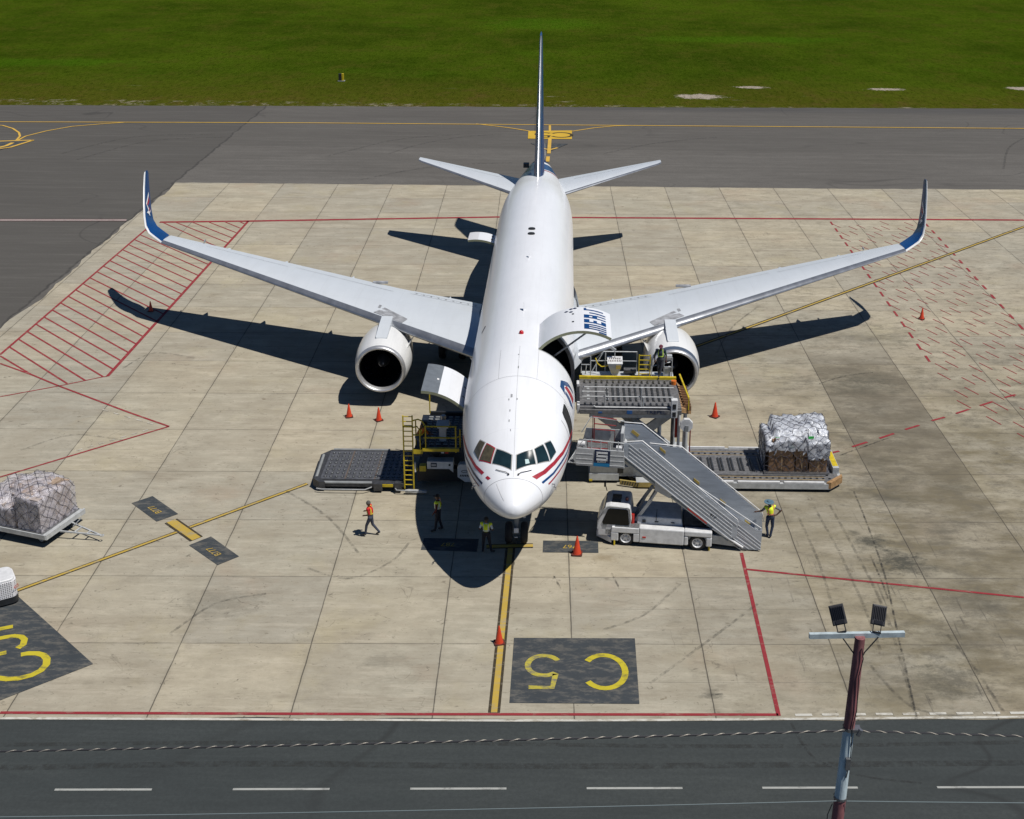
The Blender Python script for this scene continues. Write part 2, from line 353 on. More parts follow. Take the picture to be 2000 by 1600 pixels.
def asphalt(name,c1,c2,taxi=False):
    m,n,b,P=nodes(name)
    s=N_(n,'ShaderNodeSeparateXYZ'); n.links.new(P,s.inputs[0]); X,Y=s.outputs[0],s.outputs[1]
    col=mixc(n,ramp(n,noise(n,P,.12,5,.6,st=(.4,1.6,1)),.35,.65),c1,c2)
    if taxi:
        e=math_(n,'MULTIPLY',math_(n,'SUBTRACT',noise(n,P,.5,4),.5),.9)
        xm=math_(n,'ADD',X,e); left=ramp(n,xm,-33.75,-33.6,1,0)
        col=mixc(n,math_(n,'MULTIPLY',left,.62),col,(.062,.06,.055))
        far=ramp(n,math_(n,'ADD',Y,e),84.6,85.0,0,.45); col=mixc(n,far,col,(.085,.08,.072))
        crack=ramp(n,math_(n,'ABSOLUTE',math_(n,'ADD',xm,33.7)),.16,.05,0,.8); col=mixc(n,crack,col,(.025,.025,.025))
        edge=math_(n,'MULTIPLY',ramp(n,math_(n,'ADD',Y,e),105.5,107.5,0,.6),ramp(n,X,-5,4)); col=mixc(n,edge,col,(.045,.047,.05))
    st=noise(n,P,1.,6,.7,st=(.08,1.1,1)); col=mixc(n,ramp(n,st,.42,.72,0,.4),col,tuple(v*.55 for v in c1))
    st=noise(n,P,1.,6,.7,st=(.1,1.6,1),loc=(3,5,0)); col=mixc(n,ramp(n,st,.5,.75,0,.3),col,tuple(min(1,v*1.5) for v in c2))
    # curved tyre marks
    r1=math_(n,'ABSOLUTE',math_(n,'SUBTRACT',noise(n,P,.045,2,.4,st=(1,1.7,1),dist=.6),.5)); msk=ramp(n,noise(n,P,.06,3,loc=(4,4,0)),.48,.62,0,.5)
    col=mixc(n,math_(n,'MULTIPLY',ramp(n,r1,.006,.001),msk),col,(.02,.02,.02))
    gr=noise(n,P,7,6,.85); col=mixc(n,ramp(n,noise(n,P,.9,7,.75,st=(.6,1.2,1)),.42,.62,0,.3),col,tuple(v*.7 for v in c1)); col=mixc(n,ramp(n,gr,.38,.62,0,.5),col,tuple(v*.6 for v in c1)); col=mixc(n,ramp(n,gr,.64,.74,0,.35),col,tuple(min(1,v*2.2) for v in c2))
    n.links.new(col,b.inputs['Base Color']); b.inputs['Roughness'].default_value=.9; b.inputs['Specular IOR Level'].default_value=.3
    bp=N_(n,'ShaderNodeBump'); bp.inputs['Strength'].default_value=.3; bp.inputs['Distance'].default_value=.02; n.links.new(gr,bp.inputs['Height']); n.links.new(bp.outputs[0],b.inputs['Normal'])
    return m
def grassmat():
    m,n,b,P=nodes('field_grass')
    s=N_(n,'ShaderNodeSeparateXYZ'); n.links.new(P,s.inputs[0]); X,Y=s.outputs[0],s.outputs[1]
    big=noise(n,P,.03,8,.7,st=(1,.85,1)); col=mixc(n,ramp(n,big,.40,.60),(.028,.050,.003),(.053,.088,.005))
    md=noise(n,P,.16,8,.78,st=(1.1,.7,1)); col=mixc(n,ramp(n,md,.50,.62,0,.75),col,(.062,.068,.009)); col=mixc(n,ramp(n,md,.46,.34,0,.4),col,(.016,.036,.001))
    lush=noise(n,P,.05,6,.7,st=(.8,1.,1),loc=(7,3,0)); col=mixc(n,ramp(n,lush,.58,.66,0,.45),col,(.045,.10,.004))
    for lx,ly,rx,ry in((-73,139,17,4.5),(-3,190,14,10),(31,171,22,5)):
        d=math_(n,'SQRT',math_(n,'ADD',math_(n,'POWER',math_(n,'DIVIDE',math_(n,'SUBTRACT',X,lx),rx),2),math_(n,'POWER',math_(n,'DIVIDE',math_(n,'SUBTRACT',Y,ly),ry),2)))
        d=math_(n,'ADD',d,math_(n,'MULTIPLY',math_(n,'SUBTRACT',noise(n,P,.14,7,.8),.5),2.2)); col=mixc(n,ramp(n,d,1.0,.5,0,.5),col,(.045,.12,.004))
    dry=ramp(n,math_(n,'ADD',Y,math_(n,'MULTIPLY',math_(n,'SUBTRACT',noise(n,P,.05,7,.7),.5),34)),133,110); col=mixc(n,math_(n,'MULTIPLY',dry,.75),col,(.082,.080,.010))
    br=noise(n,P,.3,8,.75,st=(1,.8,1),loc=(1,9,0)); col=mixc(n,math_(n,'MULTIPLY',ramp(n,br,.5,.62,0,.6),dry),col,(.105,.068,.022))
    # bare sandy scrapes near the pavement
    sd=noise(n,P,.25,7,.72,st=(.35,1.5,1),loc=(2.2,5.5,0)); band=math_(n,'MULTIPLY',ramp(n,Y,124,117),ramp(n,X,-14,2,.35,1))
    sm=math_(n,'MULTIPLY',ramp(n,sd,.645,.68,0,.7),band)
    for px,py,rx,ry in((1365,188,3.0,1.7),(1470,170,2.0,.9),(1730,174,2.2,.9),(1990,172,1.6,1.2)):
        p=G(px,py); d=math_(n,'SQRT',math_(n,'ADD',math_(n,'POWER',math_(n,'DIVIDE',math_(n,'SUBTRACT',X,p.x),rx),2),math_(n,'POWER',math_(n,'DIVIDE',math_(n,'SUBTRACT',Y,p.y),ry),2)))
        d=math_(n,'ADD',d,math_(n,'MULTIPLY',math_(n,'SUBTRACT',noise(n,P,.55,9,.9,st=(.8,.8,1)),.5),4.6)); sm=math_(n,'MAXIMUM',sm,ramp(n,d,1,.85))
    e2=math_(n,'MULTIPLY',ramp(n,math_(n,'ADD',Y,math_(n,'MULTIPLY',math_(n,'SUBTRACT',noise(n,P,.4,4),.5),2.5)),110.3,109.7),ramp(n,noise(n,P,.3,3,loc=(0,3,0)),.45,.55)); sm=math_(n,'MAXIMUM',sm,math_(n,'MULTIPLY',math_(n,'MULTIPLY',e2,.5),ramp(n,noise(n,P,.9,6,.8),.5,.56)))
    spk=math_(n,'MULTIPLY',ramp(n,noise(n,P,.5,6,.8,st=(1,.5,1),loc=(20,0,0)),.73,.75),.5); sm=math_(n,'MAXIMUM',sm,spk)
    col=mixc(n,sm,col,(.42,.36,.31))
    mow=noise(n,P,.35,5,.6,st=(1.6,.08,1)); col=mixc(n,ramp(n,mow,.35,.65,0,.25),col,(.055,.075,.006))
    g=noise(n,P,1.5,8,.92,st=(1.3,.35,1)); col=mixc(n,ramp(n,g,.50,.36,0,.9),col,(.012,.026,.001)); col=mixc(n,ramp(n,g,.54,.68,0,.45),col,(.095,.12,.018))
    n.links.new(col,b.inputs['Base Color']); b.inputs['Roughness'].default_value=1; b.inputs['Specular IOR Level'].default_value=0.
    bp=N_(n,'ShaderNodeBump'); bp.inputs['Strength'].default_value=.8; bp.inputs['Distance'].default_value=.25; n.links.new(g,bp.inputs['Height']); n.links.new(bp.outputs[0],b.inputs['Normal'])
    return m
def paint(name,col,worn=.35,under=(.3,.27,.21),scale=2.5):
    """worn road paint: where it has rubbed off the concrete shows"""
    m,n,b,P=nodes(name)
    a=noise(n,P,scale,7,.75,st=(.6,1.4,1)); t=ramp(n,a,.60-worn*.22,.70-worn*.16); c=mixc(n,math_(n,'MULTIPLY',t,min(1,worn*1.6)),col,under)
    f=noise(n,P,.7,4,.6); c=mixc(n,ramp(n,f,.4,.7,0,.3),c,tuple(v*.6 for v in col))
    n.links.new(c,b.inputs['Base Color']); b.inputs['Roughness'].default_value=.85; b.inputs['Specular IOR Level'].default_value=.25
    return m
# ------------------------------------------------------------------ ground sheets
def struct(name,mb,m,**k):
    return mb.build(name,m,kind='structure',**k)
rg=random.Random(3)
b=MB(); b.sheet([(-3000,-2500),(3000,-2500),(3000,4500),(-3000,4500)],-.05); struct('grass_field',b,grassmat())
tw=[(-600,-120)]+[(600,-120)]
e=[]; x=-600.
while x<600:
    y=105.7+ (x+65)*.0405 if x<60 else 110.7+(x-60)*.01
    y=min(max(y,100),113); e.append((x,y+rg.uniform(-.12,.12))); x+= .9 if -75<x<70 else 20
b=MB(); b.sheet(tw+e[::-1],-.03); struct('taxiway',b,asphalt('taxiway_asphalt',(.115,.108,.098),(.15,.142,.13),True))
def ragged(p,q,step,amp,seed):
    r=random.Random(seed); p,q=Vector(p),Vector(q); n=max(1,int((q-p).length/step)); d=(q-p).normalized(); nn=Vector((-d.y,d.x)); off=0; out=[]
    for i in range(n+1):
        off=off*.7+r.uniform(-amp,amp); out.append(tuple(p+(q-p)*i/n+nn*off))
    return out
# apron slab area: near edge, right, far edge, left edge
ap=[(-33.3,-8.2),]+ragged((-30,-8.16),(60,-6.55),1.2,.05,1)+[(120,-6.5),(120,70.5)]+ragged((60,69.8),(-33.6,68.75),.8,.09,2)+ragged((-33.6,68.5),(-33.3,20),.8,.16,5)+[(-33.3,-8)]
b=MB(); b.sheet(ap,-.01); struct('apron',b,concrete())
b=MB(); b.sheet([(-300,-400),(300,-400)]+[(300,-6.6)]+[(q[0],q[1]) for q in ap[2:75][::-1] if q[0]<60]+[(-300,-12)],-.018); 
struct('service_road',b,asphalt('service_road_asphalt',(.044,.052,.053),(.057,.065,.064)))
# ------------------------------------------------------------------ painted markings
P_RED=paint('red_marking_paint',(.26,.030,.038),.30); P_YEL=paint('yellow_marking_paint',(.46,.32,.06),.5); P_YB=paint('bright_yellow_paint',(.50,.42,.03),.42,(.05,.055,.06))
P_BLK=paint('black_marking_paint',(.047,.055,.062),.55,(.13,.125,.112),2.2); P_BLK2=paint('black_edge_paint',(.05,.04,.025),.3); P_WHT=paint('white_marking_paint',(.55,.54,.49),.62)
P_WR=paint('white_road_paint',(.36,.37,.35),.35,(.06,.06,.06)); P_ORG=paint('taxi_yellow_paint',(.60,.38,.07),.25,(.1,.1,.09))
g=lambda *ps:[G(*p) for p in ps]
z1=.004
red=MB()
for w_,ps in((.14,[(0,1392),(760,1395),(1520,1396)]),(.15,[(1521,1398),(1448,1080)]),(.13,[(1458,1112),(2000,1167)]),
  (.13,[(0,932),(330,833)]),(.13,[(330,833),(250,805),(115,754),(62,732),(0,710)]),(.10,[(0,775),(115,754),(202,736),(210,735)]),(.2,[(210,735),(485,432)]),
  (.42,[(312,434),(485,432),(970,424),(1120,425),(2000,430)]),(.16,[(290,444),(0,693)])):
    red.line(g(*ps),w_,z1)
lp=[(1130,195),(1090,232),(1045,270),(1000,310),(955,350),(905,390),(855,435),(805,478),(755,522),(698,568),(645,615),(588,663),(530,713),(470,765),(405,820),(345,877),(280,932),(212,990),(145,1050),(75,1112),(0,1180)]
rp_=[(1665,420),(1625,465),(1590,508),(1550,552),(1508,600),(1465,650),(1420,697),(1375,748),(1325,798),(1280,855),(1225,910),(1170,970),(1115,1028),(1062,1087),(1005,1155),(945,1218),(885,1285),(808,1345),(665,1372),(525,1397),(250,1330)]
for a,c in list(zip(lp,rp_))+[((1275,140),(1735,345)),((1380,140),(1775,295)),((1505,137),(1812,258)),((1630,135),(1845,218)),((1755,133),(1875,182)),((1875,133),(1910,150))]:
    red.line(g((a[0]/4,400+a[1]/4),(c[0]/4,400+c[1]/4)),.12,z1-.002)
struct('red_stand_line',red,P_RED)
dash=MB()
A,B=G(1622,433),G(1816,707); d=(B-A); L=d.length; d.normalize()
A2,B2=G(1808,437),G(1998,643); e2=(B2-A2).normalized()
hd=(G(1826,660.5)-G(1758,626.8)).normalized(); nd=16; per=L/(nd-.5)
redY=G(1700,428).y-.5
for k in range(-16,nd+3):
    p=A+d*per*k
    if 0<=k<nd: dash.line([p,p+d*per*.5],.15,z1)
    s=p+d*per*.35
    if True:
        for j in range(24):
            q=s+hd*(j*2.35+(k%2)*.6)
            # stay left of second boundary
            t=(q-A2); side_=e2.x*t.y-e2.y*t.x
            if side_<.1: dash.line([q,q+hd*1.15],.07,z1-.002) if side_<-.0 and q.y<redY else None
    if 0<=k<nd+4:
        p2=A2+e2*per*k; dash.line([p2,p2+e2*per*.45],.17,z1)
for a,c in(((400,590),(445,580)),((527,553),(620,523)),((697,500),(787,470)),((858,445),(945,418)),((1023,390),(1105,368)),((1175,345),(1257,318)),((1325,296),(1405,270)),((1478,245),(1547,227))):
    dash.line(g((1500+a[0]/3.2,700+a[1]/3.2),(1500+c[0]/3.2,700+c[1]/3.2)),.15,z1)
struct('red_dashed_line',dash,P_RED)
def yline(nm,ps,w_,edge,m=P_YEL,me=P_BLK2,zo=0):
    b=MB(); b.line(ps,w_+2*edge,z1+.003+zo,1); b.line(ps,w_,z1+.006+zo,0); return struct(nm,b,[m,me])
yline('yellow_guide_line',g((600,945),(344,1040),(30,1155),(0,1168)),.13,.055)
yline('yellow_lead_in_line',g((998,1060),(965,1392)),.22,.10)
yline('yellow_guide_line',g((1350,680),(1365,675),(1700,553),(2000,443),(2300,330)),.13,.11)
yline('yellow_stop_bar',g((950,1068),(1041,1066)),.24,.07,zo=.008)
yline('yellow_stop_bar',g((334,1018),(384,1053)),.42,.1,zo=.008)
b=MB()
for ps in([(828,1051),(935,1053),(931,1078),(822,1074)],[(1061,1056),(1168,1057),(1169,1080),(1060,1079)],[(257,983),(298,969),(348,1004),(306,1019)],[(369,1065),(412,1048),(467,1087),(425,1104)],
  [(1004,1246),(1240,1247),(1249,1375),(995,1373)]):
    b.sheet(g(*ps),z1+.001)
q=[G(30,1160),G(182,1297)]; dd=q[1]-q[0]; nn=(G(-2,1369)-q[1]).normalized()*8.5; b.sheet([q[0],q[1],q[1]+nn,q[0]+nn],z1+.001)
struct('black_paint_panel',b,P_BLK)
def place(o2,ang): # local glyph plane -> ground
    return Matrix.Translation((o2.x,o2.y,z1+.012))@Matrix.Rotation(ang,4,'Z')
def arc(cx,cy,rx,ry,a0,a1,n=22): return [(cx+rx*math.cos(R(a0+(a1-a0)*i/n)),cy+ry*math.sin(R(a0+(a1-a0)*i/n))) for i in range(n+1)]
def glyphs(name,M,strokes,w_,m):
    b=MB()
    for i,s_ in enumerate(strokes): b.line([M@Vector((x,y,0)) for x,y in s_],w_,z1+.012+i*.001)
    return struct(name,b,m)
# "C5": reads from the far side, so it is turned half a turn
c5=G(1180,1312); Mx=place(c5,R(180)+.01)
glyphs('stand_number_c',Mx,[arc(0,0,.78,1.02,38,322)],.24,P_YB)
c5=G(1063,1311); Mx=place(c5,R(180)+.01)
glyphs('stand_number_five',Mx,[[(.56,1.0),(-.30,1.0),(-.42,.18)]+arc(.02,-.34,.60,.62,128,-150)],.22,paint('faded_yellow_paint',(.44,.38,.05),.72,(.16,.15,.12)))
ang=math.atan2(dd.y,dd.x)
cpos=G(0,0)*0+G(18,1302); Mx=place(cpos,ang+R(180))
nv=nn.normalized()
Ms=Matrix(((dd.normalized().x,-nv.x if False else nv.x,0,0),(dd.normalized().y,nv.y,0,0),(0,0,1,0),(0,0,0,1)))
def strokes_px(name,lists,w_,m):
    b=MB()
    for i,l in enumerate(lists): b.line([G(0+x/5.515,1090+y/5.515) for x,y in l],w_,z1+.012+i*.001)
    return struct(name,b,m)
strokes_px('stand_number_c',[[(225,1045),(300,1030),(400,1030),(470,1050),(505,1090),(500,1150),(440,1215),(340,1265),(200,1300),(80,1308),(-60,1290)]],.27,P_YB)
strokes_px('stand_number_three',[[(190,975),(250,935),(265,880),(230,850),(150,842),(60,855),(-60,880)],[(70,1020),(0,1035),(-60,1050)]],.25,P_YB)
strokes_px('stand_number_stroke',[[(140,740),(60,755),(-40,775)],],.25,P_YB)
def gtext(t,px,py,size,ang,m,nm='aircraft_type_text',dz=.014,sx=1.):
    p=G(px,py); return text_mesh(t,size,Matrix.Translation((p.x,p.y,z1+dz))@Matrix.Rotation(ang,4,'Z')@Matrix.Diagonal((sx,1,1,1)),nm,m,depth=.0015,kind='structure')
la=math.atan2((G(348,1004)-G(298,969)).y,(G(348,1004)-G(298,969)).x)
gtext('787',875,1064,.42,R(180),P_YEL); gtext('767',1113,1068,.42,R(180),P_YEL)
gtext('B777',303,996,.42,la+R(180),P_YEL); gtext('B777',418,1078,.42,la+R(180),P_YEL)
# taxiway paint
yline('taxiway_centre_line',g((-400,236),(0,238),(600,240),(1075,244),(2000,251),(2400,254)),.25,.0,P_ORG)
tx=MB()
for ps in([(250,238.5),(200,242),(140,247),(90,256),(50,266),(35,274),(28,281)],[(-40,243),(5,245),(25,251),(37,259),(39,266),(33,273),(20,281),(5,287)],[(930,242),(965,246),(1000,250.5),(1034,256)],[(1117,256.5),(1160,250),(1200,246),(1240,245)]):
    tx.line(g(*ps),.22,z1+.002)
tx.line(g((1074,245),(1074,256)),.25,z1+.003); tx.line(g((1074,271),(1072,300)),.36,z1+.014); tx.line(g((1070.5,306),(1069.5,316)),.36,z1+.014); tx.line(g((1069,322),(1068,330)),.36,z1+.014); tx.line(g((1067,336),(1066,345)),.36,z1+.014)
tx.line(g((1060,290),(1073,293),(1089,289)),.3,z1+.016); tx.line(g((-30,277),(65,274)),.35,z1+.015); tx.line(g((65,274),(20,288),(-30,294)),.35,z1+.015); tx.line(g((-5,289),(12,285),(25,279)),.4,z1+.016)
struct('taxiway_turn_line',tx,P_ORG)
b=MB(); b.sheet(g((1032,256),(1117,255),(1117,272),(1031,271)),z1+.008); struct('yellow_stand_sign_panel',b,paint('sign_yellow_paint',(.56,.36,.04),.15,(.1,.1,.09)))
b=MB(); b.sheet(g((1036,280),(1110,281),(1074,296)),z1+.008); b.sheet(g((-20,277),(60,275),(0,293),(-20,293)),z1+.008); struct('black_arrow_panel',b,P_BLK)
P_TXT=paint('black_letter_paint',(.05,.04,.02),.1)
cpp=G(1096,264); glyphs('taxiway_letter_c',place(cpp,R(180)),[arc(0,0,1.15,1.25,35,325)],.36,P_TXT)
cpp=G(1062,264); glyphs('taxiway_digit_five',place(cpp,R(180)),[[(.8,1.2),(-.5,1.2),(-.6,.2)]+arc(0,-.4,.85,.8,120,-140)],.34,P_TXT)
b=MB(); b.line(g((-200,430),(247,430)),.30,z1,0); b.line(g((-200,428.8),(247,428.8)),.08,z1+.002,1); b.line(g((-200,431.3),(247,431.3)),.08,z1+.002,1); struct('white_stand_limit_line',b,[P_WR,P_RED])
# service road paint
b=MB(); b.line(g((-200,1402),(0,1403),(700,1406),(1000,1407.5),(1300,1406.5),(2000,1400.5),(2300,1398)),.12,z1)
for k in range(9): b.line(g((1553+k*52.5,1396.5-k*.5),(1586+k*52.5,1396.2-k*.5)),.13,z1)
struct('white_edge_line',b,P_WHT)
b=MB()
for k in range(7): b.line(g((145+k*26,752+k*10.5),(158+k*26,757+k*10.5)),.09,z1) if False else None
for (xa,ya,xc,yc,nn_) in((200,800,310,832,5),(150,880,300,836,7)):
    for k in range(nn_): u=k/nn_; b.line(g((xa+(xc-xa)*u,ya+(yc-ya)*u),(xa+(xc-xa)*(u+.5/nn_),ya+(yc-ya)*(u+.5/nn_))),.09,z1+.001)
struct('faded_white_dash',b,paint('ghost_white_paint',(.52,.50,.44),.7))
b=MB()
for x in range(-8,10):
    xx=-14.2+5.69*x; 
    if xx>-60: yy=-11.53+(xx+14.2)*.0235; b.line([(xx,yy),(xx+3.1,yy+.07)],.095,-.008)
struct('road_centre_dash',b,P_WR)

# rubber marks left by tyres, thin worn films on the slabs
def rubber(name,al):
    m,n,b,Pp=nodes(name); b.inputs['Base Color'].default_value=(.03,.029,.027,1); b.inputs['Roughness'].default_value=.9
    n.links.new(ramp(n,noise(n,Pp,2.4,6,.8,st=(1,1,1)),.42,.62,0,al),b.inputs['Alpha']); return m
RM1,RM2=rubber('rubber_film_dark',.8),rubber('rubber_film_faint',.38)
def smooth(ps,k=10):
    o=[]
    for i in range(len(ps)-1):
        p0=ps[max(i-1,0)];p1=ps[i];p2=ps[i+1];p3=ps[min(i+2,len(ps)-1)]
        for j in range(k):
            t=j/k; o.append(tuple(.5*((2*p1[c])+(-p0[c]+p2[c])*t+(2*p0[c]-5*p1[c]+4*p2[c]-p3[c])*t*t+(-p0[c]+3*p1[c]-3*p2[c]+p3[c])*t**3) for c in(0,1)))
    return o+[ps[-1]]
for m_,w_,LS in((RM1,.07,[[(1668,960),(1700,1040),(1730,1130),(1752,1230)],[(1700,1085),(1722,1135),(1735,1170)],[(1752,1235),(1768,1300),(1790,1400)],[(1640,890),(1690,872),(1735,856)],[(1600,750),(1650,735),(1705,728)],[(1195,1120),(1210,1150)],[(1082,1125),(1095,1150)],[(1385,1358),(1412,1356)],[(1080,1130),(1095,1135)]]),
  (RM2,.12,[[(1590,990),(1640,1080),(1690,1190),(1720,1270)],[(1620,985),(1670,1075),(1720,1175),(1760,1290),(1790,1405)],[(1270,1335),(1370,1262),(1480,1180)],[(1560,1010),(1600,1100),(1625,1180)],[(1850,1240),(1900,1300),(1960,1390)],[(1700,1300),(1780,1380),(1880,1400)],
     [(600,1110),(680,1130),(760,1100),(800,1060)],[(560,960),(640,1010),(700,1080)],[(330,1240),(420,1180),(520,1160)],[(1400,690),(1430,640),(1480,600)],[(1180,1230),(1260,1200),(1330,1140)],[(40,880),(140,850),(240,860)],[(240,720),(300,690),(380,700)]]),
  (RM2,.22,[[(640,305),(700,290),(780,272),(900,262)],[(760,300),(820,282),(900,268),(980,262)],[(120,300),(260,268),(420,262)],[(150,312),(290,276),(440,268)],[(1180,300),(1280,280),(1400,268)],[(1960,330),(1970,290),(2000,270)],[(700,352),(850,325),(1000,318)]])):
    for k_,l_ in enumerate(LS):
        b=MB(); b.line([G(*q) for q in smooth(l_)],w_,z1+.019+k_*.0003); struct('rubber_mark',b,m_)
b=MB(); b.line([G(x,y,-.018) for x,y in smooth([(1545,1412),(1590,1480),(1680,1515),(1800,1530)])],.10,-.006); b.line([G(x,y,-.018) for x,y in smooth([(0,1500),(500,1492),(1100,1497),(2000,1490)])],.28,-.006); b.line([G(x,y,-.018) for x,y in smooth([(0,1455),(700,1450),(1400,1458),(2000,1450)])],.2,-.006); struct('road_wear',b,RM2)
# ------------------------------------------------------------------ aircraft materials
def skin(name,col,rough=.32,line=.5,pitch=(1.6,1.0)):
    """painted metal with faint skin joints, rivet grime and streaks running aft"""
    m,n,b,P=nodes(name)
    s=N_(n,'ShaderNodeSeparateXYZ'); n.links.new(P,s.inputs[0])
    c=mixc(n,ramp(n,noise(n,P,.5,5,.65,st=(1.4,.5,1)),.35,.7,0,.5),col,tuple(v*.88 for v in col))
    yy=math_(n,'DIVIDE',s.outputs[1],pitch[0]); d=math_(n,'ABSOLUTE',math_(n,'SUBTRACT',yy,math_(n,'ROUND',yy)))
    xx=math_(n,'DIVIDE',s.outputs[0],pitch[1]); d2=math_(n,'ABSOLUTE',math_(n,'SUBTRACT',math_(n,'ADD',xx,.31),math_(n,'ROUND',math_(n,'ADD',xx,.31))))
    l=math_(n,'MAXIMUM',ramp(n,d,.012,.003),ramp(n,d2,.012,.003)); c=mixc(n,math_(n,'MULTIPLY',l,line*.3),c,tuple(v*.45 for v in col))
    st=noise(n,P,1.,5,.7,st=(3.2,.22,1)); c=mixc(n,ramp(n,st,.5,.75,0,.16*line*2),c,(.33,.32,.30))
    sp=noise(n,P,4.5,3,.6); c=mixc(n,ramp(n,sp,.72,.76,0,.35*line),c,(.25,.25,.25))
    n.links.new(c,b.inputs['Base Color']); b.inputs['Roughness'].default_value=rough; b.inputs['Coat Weight'].default_value=.25; b.inputs['Coat Roughness'].default_value=.08
    return m
M_WHITE=skin('aircraft_white_paint',(.83,.85,.885),.3,.30); M_WING=skin('wing_grey_paint',(.60,.64,.68),.42,.3,(3.1,2.3)); M_NAC=skin('nacelle_white_paint',(.74,.75,.75),.3,.5)
M_SLAT=mat('slat_metal',(.42,.44,.47),.34,.75,.25,2.,stretch=(1,.5,1)); M_ALU=mat('polished_lip_metal',(.62,.63,.65),.40,.7,.2,3.); M_BLUE=mat('airline_blue_paint',(.004,.055,.20),.28,0,.2,.8,coat=.3)
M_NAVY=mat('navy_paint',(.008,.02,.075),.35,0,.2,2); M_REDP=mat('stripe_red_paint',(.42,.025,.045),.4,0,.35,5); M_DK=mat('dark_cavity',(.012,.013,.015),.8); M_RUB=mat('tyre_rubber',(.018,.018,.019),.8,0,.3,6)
M_GLASS=mat('cockpit_glass',(.012,.03,.035),.06,0,.3,3,coat=1.); M_SHADE=mat('sunshade_fabric',(.10,.085,.05),.2,0,.4,5,coat=1.); M_SEAL=mat('window_frame_grey',(.36,.36,.35),.5); M_BLKP=mat('black_paint_and_shade',(.02,.021,.022),.45)
M_LINE=mat('panel_gap',(.30,.31,.33),.7); M_GREY=mat('machine_grey_paint',(.27,.285,.29),.45,0,.25,3); M_STEEL=mat('bare_steel',(.36,.36,.37),.38,.8,.3,4); M_ZINC=mat('zinc_chromate_primer',(.30,.31,.20),.6,0,.2,3)
M_PRIM=mat('grey_tail_panel',(.16,.18,.20),.4,0,.2,3); M_WEAR=mat('weathered_panel',(.36,.37,.39),.5,0,.5,3.)
PL=thing('cargo_airplane','large white twin engined cargo jet with blue winglets and its side cargo door raised','airplane')
# ---- fuselage
DY0,DY1,DT0,DT1=9.0,12.25,-12.,71.
def frange(a,b,n): return [a+(b-a)*i/n for i in range(n+1)]
ys=[.0,.03,.06,.12,.2,.3,.4,.5,.65,.8,1.,1.25,1.5,1.75]+frange(2,9,28)[:-1]+frange(DY0,DY1,8)+frange(12.75,35,45)+frange(35.5,53.4,36)
thd=frange(DT0,DT1,20)+frange(DT1,180-DT1+0,8)[1:]+frange(109,348,54)[1:-1]
NT=len(thd)
b=MB(); vs=[fus(y,R(t)) for y in ys for t in thd]; fs=[];ms=[]
for i in range(len(ys)-1):
    for j in range(NT):
        t0=thd[j]; ym=(ys[i]+ys[i+1])/2
        if DY0<ym<DY1 and j<20: continue
        k=(j+1)%NT
        fs.append((i*NT+j,i*NT+k,(i+1)*NT+k,(i+1)*NT+j)); ms.append(1 if ym>51.2 else 0)
b.add(vs,[],0)
for f,m_ in zip(fs,ms): b.f.append(list(f)); b.m.append(m_)
b.f.append([i for i in range(NT)]); b.m.append(0)
FU=b.build('fuselage',[M_WHITE,M_NAVY],PL,smooth=True,split=60)
# interior of the hold seen through the open side door
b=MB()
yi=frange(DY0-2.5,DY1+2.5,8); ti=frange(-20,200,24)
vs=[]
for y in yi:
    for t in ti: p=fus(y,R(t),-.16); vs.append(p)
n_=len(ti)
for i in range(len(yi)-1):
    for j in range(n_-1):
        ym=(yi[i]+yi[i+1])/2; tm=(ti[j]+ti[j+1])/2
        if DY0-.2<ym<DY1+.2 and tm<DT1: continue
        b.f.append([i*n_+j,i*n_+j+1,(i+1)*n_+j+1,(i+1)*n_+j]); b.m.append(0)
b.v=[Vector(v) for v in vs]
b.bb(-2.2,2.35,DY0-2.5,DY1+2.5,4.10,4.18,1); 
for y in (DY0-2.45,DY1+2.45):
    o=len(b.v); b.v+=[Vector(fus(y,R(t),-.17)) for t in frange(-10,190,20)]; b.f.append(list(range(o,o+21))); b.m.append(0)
b.build('cargo_hold',[mat('hold_lining',(.10,.105,.105),.8),mat('hold_floor',(.12,.12,.12),.6,.3)],PL)
